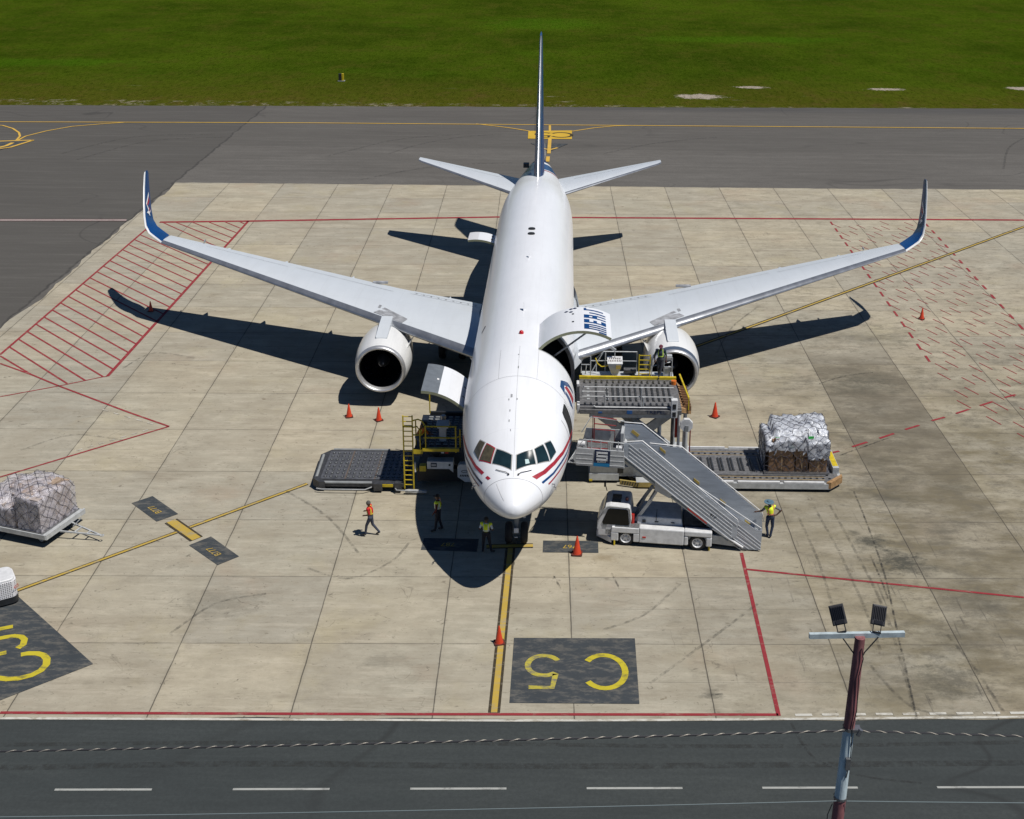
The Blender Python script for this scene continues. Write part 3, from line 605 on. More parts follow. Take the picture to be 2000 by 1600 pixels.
# door surround
b=MB()
for y,s_ in((DY0,1),(DY1,-1)):
    for i in range(20):
        t0,t1=R(thd[i]),R(thd[i+1]); q=[fus(y,t0),fus(y,t1),fus(y,t1,-.17),fus(y,t0,-.17)]; q2=[(p[0],p[1]+.07*s_,p[2]) for p in q]; b.hexa(q,q2,0)
p=fus(DY0,R(DT0)); b.bb(p[0]-.25,p[0]+.02,DY0,DY1,p[2]-.08,p[2]+.03,0)
b.build('door_frame',M_STEEL,PL)
def swing(y,t,al,th0,sgn=1,off=0.):
    h=fus(y,R(th0)); P=fus(y,R(t),off); dx,dz=P[0]-h[0],P[2]-h[2]; a=R(al)*sgn
    return (h[0]+dx*math.cos(a)-dz*math.sin(a),y,h[2]+dx*math.sin(a)+dz*math.cos(a))
def door(name,y0,y1,th0,th1,al,sgn,mo,label,colfn=None,thick=.13,mats=None,n=14,parent=PL):
    b=MB(); yy=[y0+.02,(y0+y1)/2,y1-.02]; tt=frange(th0,th1,n)
    for off,mi in((0.004,0),(-thick,1)):
        o=len(b.v); b.v+= [Vector(swing(y,t,al,th0,sgn,off)) for y in yy for t in tt]
        for i in range(2):
            for j in range(n): b.f.append([o+i*(n+1)+j,o+i*(n+1)+j+1,o+(i+1)*(n+1)+j+1,o+(i+1)*(n+1)+j]); b.m.append((colfn(j) if colfn and mi==0 else mi))
    o2=3*(n+1)
    for i,row in((0,0),(2,2)):
        for j in range(n): b.f.append([row*(n+1)+j,row*(n+1)+j+1,o2+row*(n+1)+j+1,o2+row*(n+1)+j]); b.m.append(1)
    for j in(0,n):
        for i in range(2): b.f.append([i*(n+1)+j,(i+1)*(n+1)+j,o2+(i+1)*(n+1)+j,o2+i*(n+1)+j]); b.m.append(1)
    return b.build(name,mats or [M_WHITE,M_ZINC],parent,smooth=True,split=35,label=label)
AL=70
D1=door('side_cargo_door',DY0,DY1,71,-9,AL,1,M_WHITE,'wide white main cargo door swung up over the loader with blue letters')
def surfstrip(b,fn,a0,a1,t0,t1,off,mi=0,na=2,nt=4):
    """patch on a surface fn(y,t,off) between a0..a1 and t0..t1"""
    o=len(b.v)
    for i in range(na+1):
        for j in range(nt+1): b.v.append(Vector(fn(a0+(a1-a0)*i/na,t0+(t1-t0)*j/nt,off)))
    for i in range(na):
        for j in range(nt): b.f.append([o+i*(nt+1)+j,o+i*(nt+1)+j+1,o+(i+1)*(nt+1)+j+1,o+(i+1)*(nt+1)+j]); b.m.append(mi)
sw=lambda y,t,off: swing(y,t,AL,71,1,off)
b=MB()
T0,T1=-3.5,19.  # bottom, top of the letters, degrees
def vb(y,w_,t0=T0,t1=T1): surfstrip(b,sw,y,y+w_,t0,t1,.012,0,1,6)
def hb(y0,y1,t0,t1): surfstrip(b,sw,y0,y1,t0,t1,.012,0,2,2)
hgt=T1-T0
# (A) M E R I as on the raised door, nose side first
vb(9.03,.16,T0,T0+hgt*.35)
for k in range(3): vb(9.30+k*.26,.13)
hb(9.30,9.95,T1-hgt*.22,T1)
vb(10.13,.13); hb(10.13,10.58,T1-hgt*.24,T1); hb(10.13,10.5,T0+hgt*.42,T0+hgt*.58); hb(10.13,10.58,T0,T0+hgt*.22)
vb(10.76,.13); hb(10.76,11.2,T1-hgt*.24,T1); vb(11.1,.13,T0,T0+hgt*.5); hb(10.76,11.2,T0+hgt*.40,T0+hgt*.62); vb(11.07,.13,T0+hgt*.6,T1)
vb(11.42,.14,T0,T1-hgt*.25); 
vb(11.80,.14,T0+hgt*.1,T1); hb(11.8,12.1,T1-hgt*.12,T1)
b.build('door_lettering',M_BLUE,D1)
b=MB()
for y,t in((11.55,31),(11.95,31),(12.0,27),(11.7,36)): surfstrip(b,sw,y,y+.17,t,t+2.2,.012,0,1,1); surfstrip(b,sw,y+.05,y+.12,t-1,t+3.2,.014,0,1,1)
each(b,'star_marking',M_NAVY,D1)
b=MB()
for y in(10.2,11.25): surfstrip(b,sw,y,y+.15,29.,31.2,.012,0,1,1)
each(b,'latch_opening',M_BLKP,D1)
b=MB()
for y in(DY0+.35,DY1-.35):
    p=swing(y,15,AL,71,1,-.15); q=fus(y,R(52),-.12); b.cyl(p,q,.045,n=8)
each(b,'door_actuator',M_STEEL,D1)
# lower deck doors on the other side
D2=door('lower_cargo_door',8.45,11.8,186,234,142,-1,M_WHITE,'open white and grey lower hold door above the yellow loader',lambda j:2 if j>=9 else 0,mats=[M_WHITE,M_ZINC,M_PRIM])
b=MB(); sw2=lambda y,t,off: swing(y,t,142,186,-1,off)
for y in(9.5,10.6): surfstrip(b,sw2,y,y+.09,188.5,192,.012,0,1,2)
each(b,'hinge_slot',M_BLKP,D2)
b=MB(); surfstrip(b,sw2,10.,10.16,219,221,.012); b.build('door_placard',mat('placard_white',(.8,.8,.8)),D2)
D3=door('lower_cargo_door',34.9,36.7,186,226,122,-1,M_WHITE,'small open hold door towards the tail',lambda j:2 if j>=9 else 0,mats=[M_WHITE,M_ZINC,mat('faded_white_panel',(.62,.62,.64),.4)])
b=MB(); sw3=lambda y,t,off: swing(y,t,122,186,-1,off)
for y in(35.4,36.1): surfstrip(b,sw3,y,y+.3,191,194,.012,0,1,1)
each(b,'hinge_slot',M_BLKP,D3)
# dark hold openings behind the lower doors
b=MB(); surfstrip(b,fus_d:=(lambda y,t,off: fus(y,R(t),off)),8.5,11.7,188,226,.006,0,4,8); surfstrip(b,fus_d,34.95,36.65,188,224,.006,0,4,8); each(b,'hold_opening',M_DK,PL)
# ---- cockpit windows, painted stripes: patches on the nose skin
def quadpatch(b,c,off,mi=0,n=5):
    """c: four (y,theta deg) corners on the fuselage"""
    # bilinear in 3-D pushed back to the surface in (y,theta)
    o=len(b.v)
    for i in range(n+1):
        for j in range(n+1):
            u,v=i/n,j/n
            y=(1-u)*(1-v)*c[0][0]+u*(1-v)*c[1][0]+u*v*c[2][0]+(1-u)*v*c[3][0]; t=(1-u)*(1-v)*c[0][1]+u*(1-v)*c[1][1]+u*v*c[2][1]+(1-u)*v*c[3][1]
            b.v.append(Vector(fus(y,R(t),off)))
    for i in range(n):
        for j in range(n): b.f.append([o+i*(n+1)+j,o+i*(n+1)+j+1,o+(i+1)*(n+1)+j+1,o+(i+1)*(n+1)+j]); b.m.append(mi)
def grow(c,k):
    cy=sum(p[0] for p in c)/4; ct=sum(p[1] for p in c)/4
    return [(cy+(p[0]-cy)*k,ct+(p[1]-ct)*k) for p in c]
W3=[(2.2,86.2),(2.5,66.0),(2.05,56.5),(1.64,85.3)]; W2=[(2.56,62.6),(2.86,52.2),(2.48,35.8),(2.11,53.2)]; W1=[(2.95,49.9),(3.2,42.8),(3.03,29.6),(2.55,33.8)]
mir=lambda c:[(y,180-t) for y,t in c]
b=MB(); gl=M_GLASS
for c in(W3,W2,W1,mir(W3),mir(W2),mir(W1)): quadpatch(b,grow(c,1.13),.006)
WF=b.build('windscreen_frame',M_SEAL,PL)
for c,m_,lb in((W3,gl,None),(W2,gl,None),(W1,gl,None),(mir(W3),gl,None),(mir(W2),M_SHADE,'side window with a tan sunshade in a red frame'),(mir(W1),M_SHADE,'side window with a tan sunshade')):
    if m_ is M_SHADE and c==mir(W2):
        b=MB(); quadpatch(b,grow(c,1.14),.012); b.build('red_window_surround',M_REDP,WF)
    b=MB(); quadpatch(b,c,.02); b.build('window_pane',m_,WF,smooth=True,label=lb)
b=MB()  # chart left on the glareshield, seen behind the windscreen
quadpatch(b,[(2.08,74),(2.12,69),(1.98,66),(1.9,72)],.028); b.build('white_paper',mat('paper_white',(.45,.6,.6),.6),WF)
for s_ in(1,-1):
    b=MB(); pts=[fus(1.44,R(90-s_*9),.03),fus(1.52,R(90-s_*13),.05),fus(1.62,R(90-s_*22),.04),fus(1.74,R(90-s_*30),.035)]; b.tube(pts,.014,5); b.cyl(fus(1.42,R(90-s_*9),0),fus(1.42,R(90-s_*9),.06),.04,n=8); b.build('wiper',M_BLKP,PL)
def stripe(name,m_,pts,wd,off=.009,sub=5):
    """pts (y,theta), wd width in metres across the stripe"""
    b=MB(); P=[]
    for i in range(len(pts)-1):
        for k in range(sub): 
            u=k/sub; P.append((pts[i][0]*(1-u)+pts[i+1][0]*u,pts[i][1]*(1-u)+pts[i+1][1]*u))
    P.append(pts[-1])
    for i in range(len(P)-1):
        for (y,t) in(P[i],P[i+1]):
            q=fus(y,R(t),off); r_=math.hypot(q[0],q[2]-4.5) or 1; dt=math.degrees(wd/2/max(r_,.5))
            b.v.append(Vector(fus(y,R(t-dt),off))); b.v.append(Vector(fus(y,R(t),off))); b.v.append(Vector(fus(y,R(t+dt),off)))
        o=len(b.v)-6; b.f+= [[o,o+1,o+4,o+3],[o+1,o+2,o+5,o+4]]; b.m+=[0,0]
    return b.build(name,m_,PL)
stripe('red_stripe',M_REDP,[(1.49,50.3),(1.96,36.6),(2.62,24.9),(3.41,15.8),(4.54,8.2),(5.6,4)],.17)
stripe('blue_stripe',M_BLUE,[(1.54,29.7),(2.3,17.5),(3.06,10.8),(4.08,3.9),(5.3,0.5)],.11)
stripe('red_stripe',M_REDP,[(1.78,14.3),(2.77,5.5),(3.87,-1.2),(5.2,-4)],.09)
stripe('red_stripe',M_REDP,[(1.9,146.1),(2.44,156.4),(3.29,165.1),(4.93,174)],.15)
stripe('red_stripe',M_REDP,[(1.5,137.7),(1.68,141.7)],.12)
stripe('blue_stripe',M_NAVY,[(1.6,158.2),(2.4,167.8),(3.74,176.5),(5.2,180)],.11)
stripe('red_stripe',mat('faded_red_paint',(.30,.10,.08),.5,0,.3,4),[(1.72,170.4),(2.33,175.4),(3.18,181)],.07)
# airline mark and the shaded front doorway
b=MB(); F=lambda y,t:(y,t)
def fpoly(b,pts,off,mi=0):
    """fan of a polygon in (y,theta), subdivided"""
    cy=sum(p[0] for p in pts)/len(pts); ct=sum(p[1] for p in pts)/len(pts)
    n=len(pts)
    for i in range(n):
        a,c=pts[i],pts[(i+1)%n]; quadpatch(b,[(cy,ct),a,((a[0]+c[0])/2,(a[1]+c[1])/2),c],off,mi,3)
L=[((7.31,41.7),(7.95,30.6),(8.2,17.4),(8.1,15),(7.75,27),(7.2,36.5)),((6.72,41.8),(7.31,41.7),(7.2,36.0),(6.55,33)),((6.64,32.8),(6.9,33),(6.95,22),(6.87,11.8),(6.55,20))]
for l in L: fpoly(b,l,.009)
b.build('airline_mark_blue',M_BLUE,PL)
b=MB(); quadpatch(b,[(7.1,35),(7.45,32),(7.75,14),(7.2,14)],.011); b.build('airline_mark_red',M_REDP,PL)
b=MB(); quadpatch(b,[(5.85,31),(5.78,33.5),(5.12,33.8),(5.0,30)],.009); quadpatch(b,[(5.85,31),(5.0,30),(4.72,-9),(5.62,-9)],.009,0,8)  # black patch on the skin paints the shade inside the doorway
b.build('open_doorway',M_BLKP,PL,label='dark open front doorway next to the stairs')
b=MB(); surfstrip(b,fus_d,4.62,4.65,-9,33,.006,0,1,12); surfstrip(b,fus_d,5.95,5.98,-9,33,.006,0,1,12); each(b,'doorway_surround',M_LINE,PL)
b=MB()
for c in([(13.85,137),(14.0,139.5),(13.55,144.5),(13.35,143.5)],): quadpatch(b,c,.009)
b.build('small_flag_marking',M_NAVY,PL)
def ringline(y,t0,t1,wd,off,b,n=60):
    o=len(b.v)
    for i in range(n+1):
        t=t0+(t1-t0)*i/n; b.v.append(Vector(fus(y,R(t),off))); b.v.append(Vector(fus(y+wd,R(t),off)))
    for i in range(n): b.f.append([o+2*i,o+2*i+1,o+2*i+3,o+2*i+2]); b.m.append(0)
b=MB(); ringline(1.24,0,360,.016,.005,b); ringline(6.1,20,160,.012,.005,b); 
for t in(70,110): 
    for y0,y1 in((6.1,8.9),): surfstrip(b,fus_d,y0,y1,t,t+.25,.005,0,14,1)
surfstrip(b,fus_d,1.3,9,90,90.25,.005,0,40,1)
for y in(8.93,12.3): ringline(y,-14,71,.02,.005,b,24)
b.build('panel_line',M_LINE,PL)
b=MB(); # radome lightning strips
for t in(55,125,-5,185): surfstrip(b,fus_d,.35,1.15,t,t+1.6,.012,0,8,1)
each(b,'lightning_strip',mat('strip_white',(.85,.85,.85),.3),PL)
b=MB(); ringline(47.3,25,82,.22,.01,b,24); b.build('tail_band',M_REDP,PL); b=MB(); ringline(47.65,20,160,.2,.01,b,40); b.build('tail_band',M_WHITE,PL)
b=MB(); ringline(47.95,15,165,2.6,.008,b,40); b.build('tail_band',M_BLUE,PL)
# roof fittings
b=MB(); b.lathe([(0,.11),(.08,.11),(.14,.07),(.17,0)],fus(10.61,R(90)),(0,0,1),10); b.build('red_beacon',mat('beacon_red',(.5,.01,.02),.2,coat=.5),PL,smooth=True)
for y,h,l in((13.7,.38,.35),(6.64,.05,.3),(22.5,.3,.3)):
    b=MB(); z=7.5 if y>8 else 7.31; b.prism([(y,z-.02),(y+l,z-.02),(y+l*.95,z+h),(y+l*.55,z+h)],-.02,.02,'x'); b.build('blade_antenna',M_WHITE if h>.1 else M_GREY,PL)
b=MB()
for (y,t,a) in((4.56,97.5,.05),(4.57,88.7,.05),(4.72,94.3,.09),(3.97,96,.05),(3.49,96.7,.05),(3.1,95,.04),(8.,90.2,.05)): surfstrip(b,fus_d,y,y+a*2,t,t+a*22,.01,0,1,1)
each(b,'sensor_port',M_LINE,PL)
b=MB()
for y in(28.35,27.3): b.lathe([(0,.22),(.06,.2),(.1,0)],fus(y,R(90)),(0,0,1),12)
each(b,'roof_vent',M_BLKP,PL,smooth=True)
for s_ in(1,-1):
    b=MB(); t=90-s_*84
    for k in range(2): 
        p=Vector(fus(2.0+k*.12,R(t-s_*10*k),0)); q=Vector(fus(2.0+k*.12,R(t-s_*10*k),.12)); b.cyl(p,q,.02,n=6); b.cyl(q,q+Vector((0,-.22,0)),.014,n=6)
    each(b,'pitot_probe',M_STEEL,PL)
b=MB(); b.box((-.95,48.3,6.75),(.42,.5,.3)); b.build('tail_black_box',M_BLKP,PL)  # small black box left of the fin
# belly fairing
b=MB(); n_=20; yy=frange(15.5,31.5,20); 
for y in yy:
    k=math.sin(math.pi*min(1,max(0,(y-15.5)/16)))**.45 if 15.5<y<31.5 else 0
    for i in range(n_+1):
        a=R(180+180*i/n_); b.v.append(Vector(((1.9+1.0*k)*math.cos(a),y,3.6-.02+ (1.0+.75*k)*math.sin(a))))
for i in range(20):
    for j in range(n_): o=i*(n_+1)+j; b.f.append([o,o+1,o+n_+2,o+n_+1]); b.m.append(0)
b.build('belly_fairing',M_WING,PL,smooth=True)
# ---- lifting surfaces
XU=[0,.012,.03,.06,.11,.18,.3,.45,.6,.75,.9,1.]
def th_(x,t): return t*5*(.2969*math.sqrt(x)-.126*x-.3516*x*x+.2843*x**3-.1015*x**4)
def loft(name,secs,mats,le=.35,parent=PL,cap=True,mfn=None,les=None):
    """secs: (LE point, chord vector (aft), normal vector, thickness ratio)"""
    b=MB(); per=[]
    for (P,cv,nv,t) in secs:
        P,cv,nv=Vector(P),Vector(cv),Vector(nv).normalized(); c=cv.length; xs=[0,.25*le/c*.35,le/c*.35,le/c*.7,le/c]+[le/c+(1-le/c)*q for q in(.12,.28,.45,.62,.8,1.)]
        up=[P+cv*x+nv*th_(x,t)*c for x in xs]; lo=[P+cv*x-nv*th_(x,t)*c*.75 for x in xs[::-1][:-1]]
        per.append(up+lo[0:])
    n=len(per[0])
    for s_ in per: b.v+=s_
    for i in range(len(per)-1):
        for j in range(n):
            k=(j+1)%n; b.f.append([i*n+j,i*n+k,(i+1)*n+k,(i+1)*n+j]); 
            b.m.append(1 if (j<4 or j>=n-4) else (mfn(i) if mfn else 0))
    if cap: b.f.append(list(range(n))[::-1]); b.f.append([(len(per)-1)*n+j for j in range(n)]); b.m+=[0,0]
    return b.build(name,mats,parent,smooth=True,split=30)
def LEy(x): return 18.30+(abs(x)-2.6)*.648
def TEy(x):
    x=abs(x)
    return 27.05+(x-2.4)*.245 if x<8. else 28.42+(x-8.)*.352
def WZ(x): x=abs(x); return 3.27+(x-2.6)*.105
for s_ in(-1,1):
    xs=[1.2,2.6,4.,6.,7.9,10.,12.5,15,17.5,20,22,23.3]
    secs=[((s_*x,LEy(x),WZ(x)-.1),(0,TEy(x)-LEy(x),-.012*(TEy(x)-LEy(x))*0-.1),(s_*-.1,0,1),.135-.03*x/23) for x in xs]
    Wg=loft('wing',secs,[M_WING,M_SLAT],le=.42)
    # winglet
    wl=[(23.3,LEy(23.3),5.35,1.80,5),(23.9,32.42,5.44,1.80,15),(24.4,32.85,5.62,1.80,35),(24.75,33.3,5.95,1.78,56),(24.93,33.75,6.45,1.68,70),(25.1,34.4,7.1,1.5,77),(25.28,35.25,7.95,1.22,78),(25.42,36.0,8.62,.95,79),(25.45,36.25,8.8,.6,79)]
    secs=[((s_*x,y,z),(0,c,0),(-s_*math.sin(R(a)),0,math.cos(R(a))),.09) for x,y,z,c,a in wl]
    Wl=loft('winglet',secs,[M_BLUE,M_NAC],le=.18,parent=PL)
    # emblem: red chevron over a white star, painted on the inner face
    def wp(f,h,off=.075):
        k=4+h*3; i=int(k); u=k-i; a_,c_=wl[i],wl[min(i+1,8)]
        x=a_[0]*(1-u)+c_[0]*u; y=a_[1]*(1-u)+c_[1]*u; z=a_[2]*(1-u)+c_[2]*u; ch=a_[3]*(1-u)+c_[3]*u; ag=R(a_[4]*(1-u)+c_[4]*u)
        off=th_(max(f,.02),.09)*ch+.008
        return Vector((s_*(x-off*math.sin(ag)),y+ch*f,z+off*math.cos(ag)))
    b=MB()
    for q,mi in(([(.25,.32),(.72,.52),(.72,.44),(.34,.28)],1),([(.36,.275),(.74,.425),(.74,.30),(.48,.22)],0),([(.25,.32),(.36,.27),(.62,.10),(.52,.08)],1),([(.5,.09),(.3,.06),(.44,.01),(.62,.02)],1),([(.44,.03),(.6,.03),(.66,-.12),(.62,-.12)],1),([(.62,.1),(.74,.16),(.74,.05),(.66,.0)],0),([(.6,.04),(.78,.06),(.78,.0),(.62,-.02)],1)):
        b.add([wp(*p) for p in q],[(0,1,2,3)],mi)
    b.build('emblem',[M_REDP,mat('emblem_white',(.8,.8,.8),.4)],Wl)
    # weathered cover above the pylon, flap track fairings, inboard flap
    b=MB(); xo=9.6
    def wt(x,f,off=.012):
        c=TEy(x)-LEy(x); t=.135-.03*x/23; return (s_*x,LEy(x)+c*f,WZ(x)-.1*(1+0*f)+th_(f,t)*c+off-.1*f)
    b.add([wt(8.75,.085),wt(7.0,.065),wt(6.75,.15),wt(8.2,.24)],[(0,1,2,3)]); b.add([wt(8.6,.2),wt(8.45,.2),wt(8.4,.27),wt(8.55,.27)],[(0,1,2,3)])
    b.build('pylon_access_panel',M_WEAR,Wg)
    b=MB()
    for x0,x1,f0,f1 in((2.9,7.2,.865,.87),(8.2,14.5,.80,.806),(15,20.6,.74,.747),(3.2,7.0,.93,.934)):
        b.add([wt(x0,f0),wt(x1,f0),wt(x1,f1),wt(x0,f1)],[(0,1,2,3)])
    for k in range(9): x=3.2+k*.45; b.add([wt(x,.9,.02),wt(x+.1,.9,.02),wt(x+.1,.915,.02),wt(x,.915,.02)],[(0,1,2,3)])
    b.build('control_surface_gap',M_WEAR,Wg)
    b=MB(); secs=[((s_*x,y0,z),(0,c,-.12),(0,0,1),.12) for x,y0,z,c in((2.7,25.6,3.10,1.9),(7.15,26.7,3.55,1.9))]
    loft('inboard_flap',secs,[M_WING,M_WING],le=.2,parent=Wg)
    for x in(4.9,11.0,15.4,19.3):
        L=3.1 if x<12 else 2.3; te=TEy(x)
        b=MB(); b.lathe([(0,.02),(.3,.16),(L*.4,.24 if x<12 else .17),(L*.8,.16),(L,.02)],(s_*x,te-L+.55,WZ(x)-.42),(0,1,.04),10); b.build('flap_track_fairing',M_WING,Wg,smooth=True)
    b=MB(); b.box((s_*20.9,TEy(20.9)+.03,WZ(20.9)-.05),(.05,.35,.14)); b.box((s_*9.2,TEy(9.2)+.0,WZ(9.2)-.08),(.9,.25,.1)); each(b,'hinge_cover',M_WEAR,Wg)
    # wing root fillet
    b=MB(); o=0
    b.hexa([(s_*2.35,16.9,2.9),(s_*3.05,18.9,2.95),(s_*2.9,27.6,3.0),(s_*2.2,28.5,3.0)],[(s_*2.45,17.2,4.2),(s_*2.62,18.6,3.85),(s_*2.6,27.,3.6),(s_*2.4,28.,3.6)]); b.build('wing_root_fillet',M_WING,PL,smooth=True,split=60)
    # engine
    ex,ey,ez=s_*7.9,18.85,2.2
    b=MB(); b.lathe([(.24,1.36),(.5,1.42),(1.0,1.49),(1.8,1.53),(2.6,1.5),(3.4,1.38),(4.1,1.18),(4.15,1.08),(3.4,1.0)],(ex,ey,ez),(0,1,.035),40)
    E=b.build('engine',M_NAC,PL,smooth=True,split=50)
    b=MB(); b.lathe([(.24,1.358),(.10,1.34),(.02,1.30),(0,1.26),(.02,1.21),(.10,1.165),(.3,1.13)],(ex,ey,ez),(0,1,.035),40); b.build('inlet_lip',M_ALU,E,smooth=True,split=80)
    b=MB(); b.lathe([(.3,1.15),(.8,1.14),(1.5,1.18)],(ex,ey,ez),(0,1,.035),40); b.build('inlet_duct',mat('duct_dark',(.010,.011,.012),.5,.2),E,smooth=True)
    b=MB()
    for k in range(34):
        a=2*math.pi*k/34; c1,s1=math.cos(a),math.sin(a); a2=a+.16; c2,s2=math.cos(a2),math.sin(a2); y=ey+1.35
        b.add([(ex+.36*c1,y,ez+.05+.36*s1),(ex+1.15*c1,y+.05,ez+.05+1.15*s1),(ex+1.15*c2,y+.28,ez+.05+1.15*s2),(ex+.36*c2,y+.18,ez+.05+.36*s2)],[(0,1,2,3)])
    b.build('fan',mat('fan_blade_dark',(.012,.012,.014),.45,.5),E)
    b=MB(); b.cyl((ex,ey+1.7,ez+.05),(ex,ey+1.75,ez+.05),1.17,n=32); b.build('fan_back',M_DK,E)
    b=MB(); b.lathe([(.75,.0),(.85,.13),(1.1,.27),(1.4,.37)],(ex,ey,ez),(0,1,.035),20); Sp=b.build('spinner',mat('spinner_grey',(.045,.048,.052),.4,.2),E,smooth=True)
    b=MB(); pts=[(ex+(.05+.17*i/12)*math.cos(i*.36),ey+.79+.24*i/12,ez+.03+(.05+.17*i/12)*math.sin(i*.36)) for i in range(13)]; b.tube(pts,.028,5); b.build('spinner_swirl',mat('swirl_white',(.6,.6,.6),.5),E)
    b=MB(); b.lathe([(3.5,.98),(4.3,.8),(5.2,.52),(5.3,.46),(4.8,.42)],(ex,ey,ez),(0,1,.035),28); b.build('core_nozzle',M_STEEL,E,smooth=True)
    b=MB(); b.lathe([(4.8,.36),(5.6,.25),(6.1,.02)],(ex,ey,ez),(0,1,.035),20); b.build('exhaust_cone',M_STEEL,E,smooth=True)
    b=MB()
    st=[(19.72,3.5,3.73,.30),(19.80,3.4,3.78,.34),(21.2,3.3,3.98,.34),(22.3,3.3,4.06,.34),(23.2,3.3,3.85,.3),(24.8,3.2,3.6,.2)]
    for i in range(len(st)-1):
        (y0,a0,c0,w0),(y1,a1,c1,w1)=st[i],st[i+1]
        b.hexa([(ex-w0,y0,a0),(ex+w0,y0,a0),(ex+w1,y1,a1),(ex-w1,y1,a1)],[(ex-w0*.92,y0,c0),(ex+w0*.92,y0,c0),(ex+w1*.92,y1,c1),(ex-w1*.92,y1,c1)])
    b.build('pylon',M_WING,E,smooth=True,split=60)
    b=MB(); b.add([(ex-s_*1.3,ey+1.2,ez+.72),(ex-s_*1.3,ey+2.3,ez+.78),(ex-s_*1.62,ey+2.35,ez+1.15)],[(0,1,2)]); b.add([(ex-s_*1.3,ey+1.2,ez+.75),(ex-s_*1.62,ey+2.35,ez+1.15),(ex-s_*1.3,ey+2.3,ez+.82)],[(0,1,2)]); b.build('nacelle_strake',M_NAC,E)
    if s_>0:
        b=MB(); b.lathe([(.20,1.356),(.32,1.384),(.44,1.41),(.47,1.418)],(ex,ey,ez),(0,1,.035),40); b.build('nacelle_band',mat('dark_blue_grey_band',(.07,.095,.14),.35),E,smooth=True)
    # main gear
    b=MB(); b.cyl((s_*4.65,27,.6),(s_*4.4,26.6,3.3),.17,.2,12); b.cyl((s_*4.65,27,1.5),(s_*3.0,26.8,3.0),.08,n=8); b.bar((s_*4.65,26.25,.6),(s_*4.65,27.75,.6),.2); MG=b.build('main_gear',M_GREY,PL)
    b=MB(); b.box((s_*5.0,26.8,2.2),(.06,1.3,1.6)); b.build('gear_door',M_WHITE,MG)
    b=MB(); b.box((s_*3.3,26.6,2.55),(2.2,2.6,.5)); b.build('gear_bay',M_DK,PL)
    for dy in(-.72,.72):
        for dx in(-.57,.57):
            x,y=s_*4.65+dx*1.05,27+dy
            b=MB(); b.lathe([(-.21,.36),(-.2,.5),(-.13,.57),(0,.585),(.13,.57),(.2,.5),(.21,.36)],(x,y,.585),(1,0,0),24)
            b.lathe([(-.19,.0),(-.15,.2),(-.2,.36),(.2,.36),(.15,.2),(.19,0)],(x,y,.585),(1,0,0),18,mi=1); b.build('wheel',[M_RUB,M_STEEL],MG,smooth=True)
# nose gear
b=MB(); b.cyl((0,4.6,.47),(0,4.75,2.6),.11,.15,12); b.cyl((0,4.5,1.2),(0,3.6,2.6),.06,n=8); b.cyl((-.38,4.6,.47),(.38,4.6,.47),.08,n=8); NG=b.build('nose_gear',M_GREY,PL)
b=MB(); b.box((0,4.42,1.62),(.42,.12,.30),rot=Matrix.Rotation(R(-20),3,'X')); b.cyl((-.34,4.4,1.3),(-.34,4.5,1.9),.07,n=10); b.cyl((.34,4.4,1.3),(.34,4.5,1.9),.07,n=10); b.build('taxi_light_box',mat('gear_grey_light',(.42,.45,.46),.4,.2),NG)
for x in(-.34,.34):
    b=MB(); b.lathe([(-.16,.26),(-.15,.4),(-.09,.46),(0,.47),(.09,.46),(.15,.4),(.16,.26)],(x,4.6,.47),(1,0,0),24)
    b.lathe([(-.14,0),(-.1,.14),(-.15,.26),(.15,.26),(.1,.14),(.14,0)],(x,4.6,.47),(1,0,0),16,mi=1); b.build('wheel',[M_RUB,M_STEEL],NG,smooth=True)
b=MB(); b.box((0,4.30,.72),(.2,.05,.22)); b.box((0,4.25,.42),(.14,.04,.03)); b.build('tow_fitting',mat('placard_white',(.8,.8,.8)),NG)
for s_ in(-1,1):
    b=MB(); b.box((s_*.52,5.1,2.0),(.04,1.7,.75),rot=Matrix.Rotation(R(s_*8),3,'Y')); b.build('nose_gear_door',M_WHITE,NG)
# tail
for s_ in(-1,1):
    xs=[.6,1.5,2.6,4.5,6.5,8.0,9.05,9.32]
    secs=[]
    for x in xs:
        le=45.2+(x-2.3)*.86; te=49.75+(x-1.)*.345; secs.append(((s_*x,le if x<9.2 else le+.18,5.14+.123*x),(0,te-le-(.2 if x>9.2 else 0),0),(-s_*.12,0,1),.095))
    St=loft('tailplane',secs,[M_WING,M_SLAT],le=.22)
    b=MB(); 
    for x0,x1,f in((2.6,7.9,.70),):
        q=[]
        for x,ff in((x0,f),(x1,f),(x1,f+.008),(x0,f+.008)):
            le=45.2+(x-2.3)*.86; te=49.75+(x-1.)*.345; c=te-le; q.append((s_*x,le+c*ff,5.14+.123*x+th_(ff,.095)*c+.01))
        b.add(q,[(0,1,2,3)])
    b.build('elevator_gap',M_WEAR,St)
secs=[]
for z,le,te in((5.9,42.9,52.7),(6.7,43.55,52.75),(8.,44.75,53.0),(10,46.6,53.45),(12,48.45,53.9),(14,50.3,54.35),(15.5,51.7,54.65),(15.8,52.1,54.6)):
    secs.append(((0,le,z),(0,te-le,0),(1,0,0),.095 if z<15.6 else .07))
Fn=loft('fin',secs,[M_BLUE,M_SLAT],le=.22)
b=MB(); b.add([(-.33,47.6,9.2),(-.34,49.,9.2),(-.3,49.6,11.2),(-.3,48.9,11.2)],[(0,1,2,3)]); b.add([(.45,47.3,7.4),(.45,49.,7.4),(.42,48.8,8.4),(.42,48,8.4)],[(0,1,2,3)]); b.build('fin_emblem',mat('emblem_white',(.8,.8,.8)),Fn)
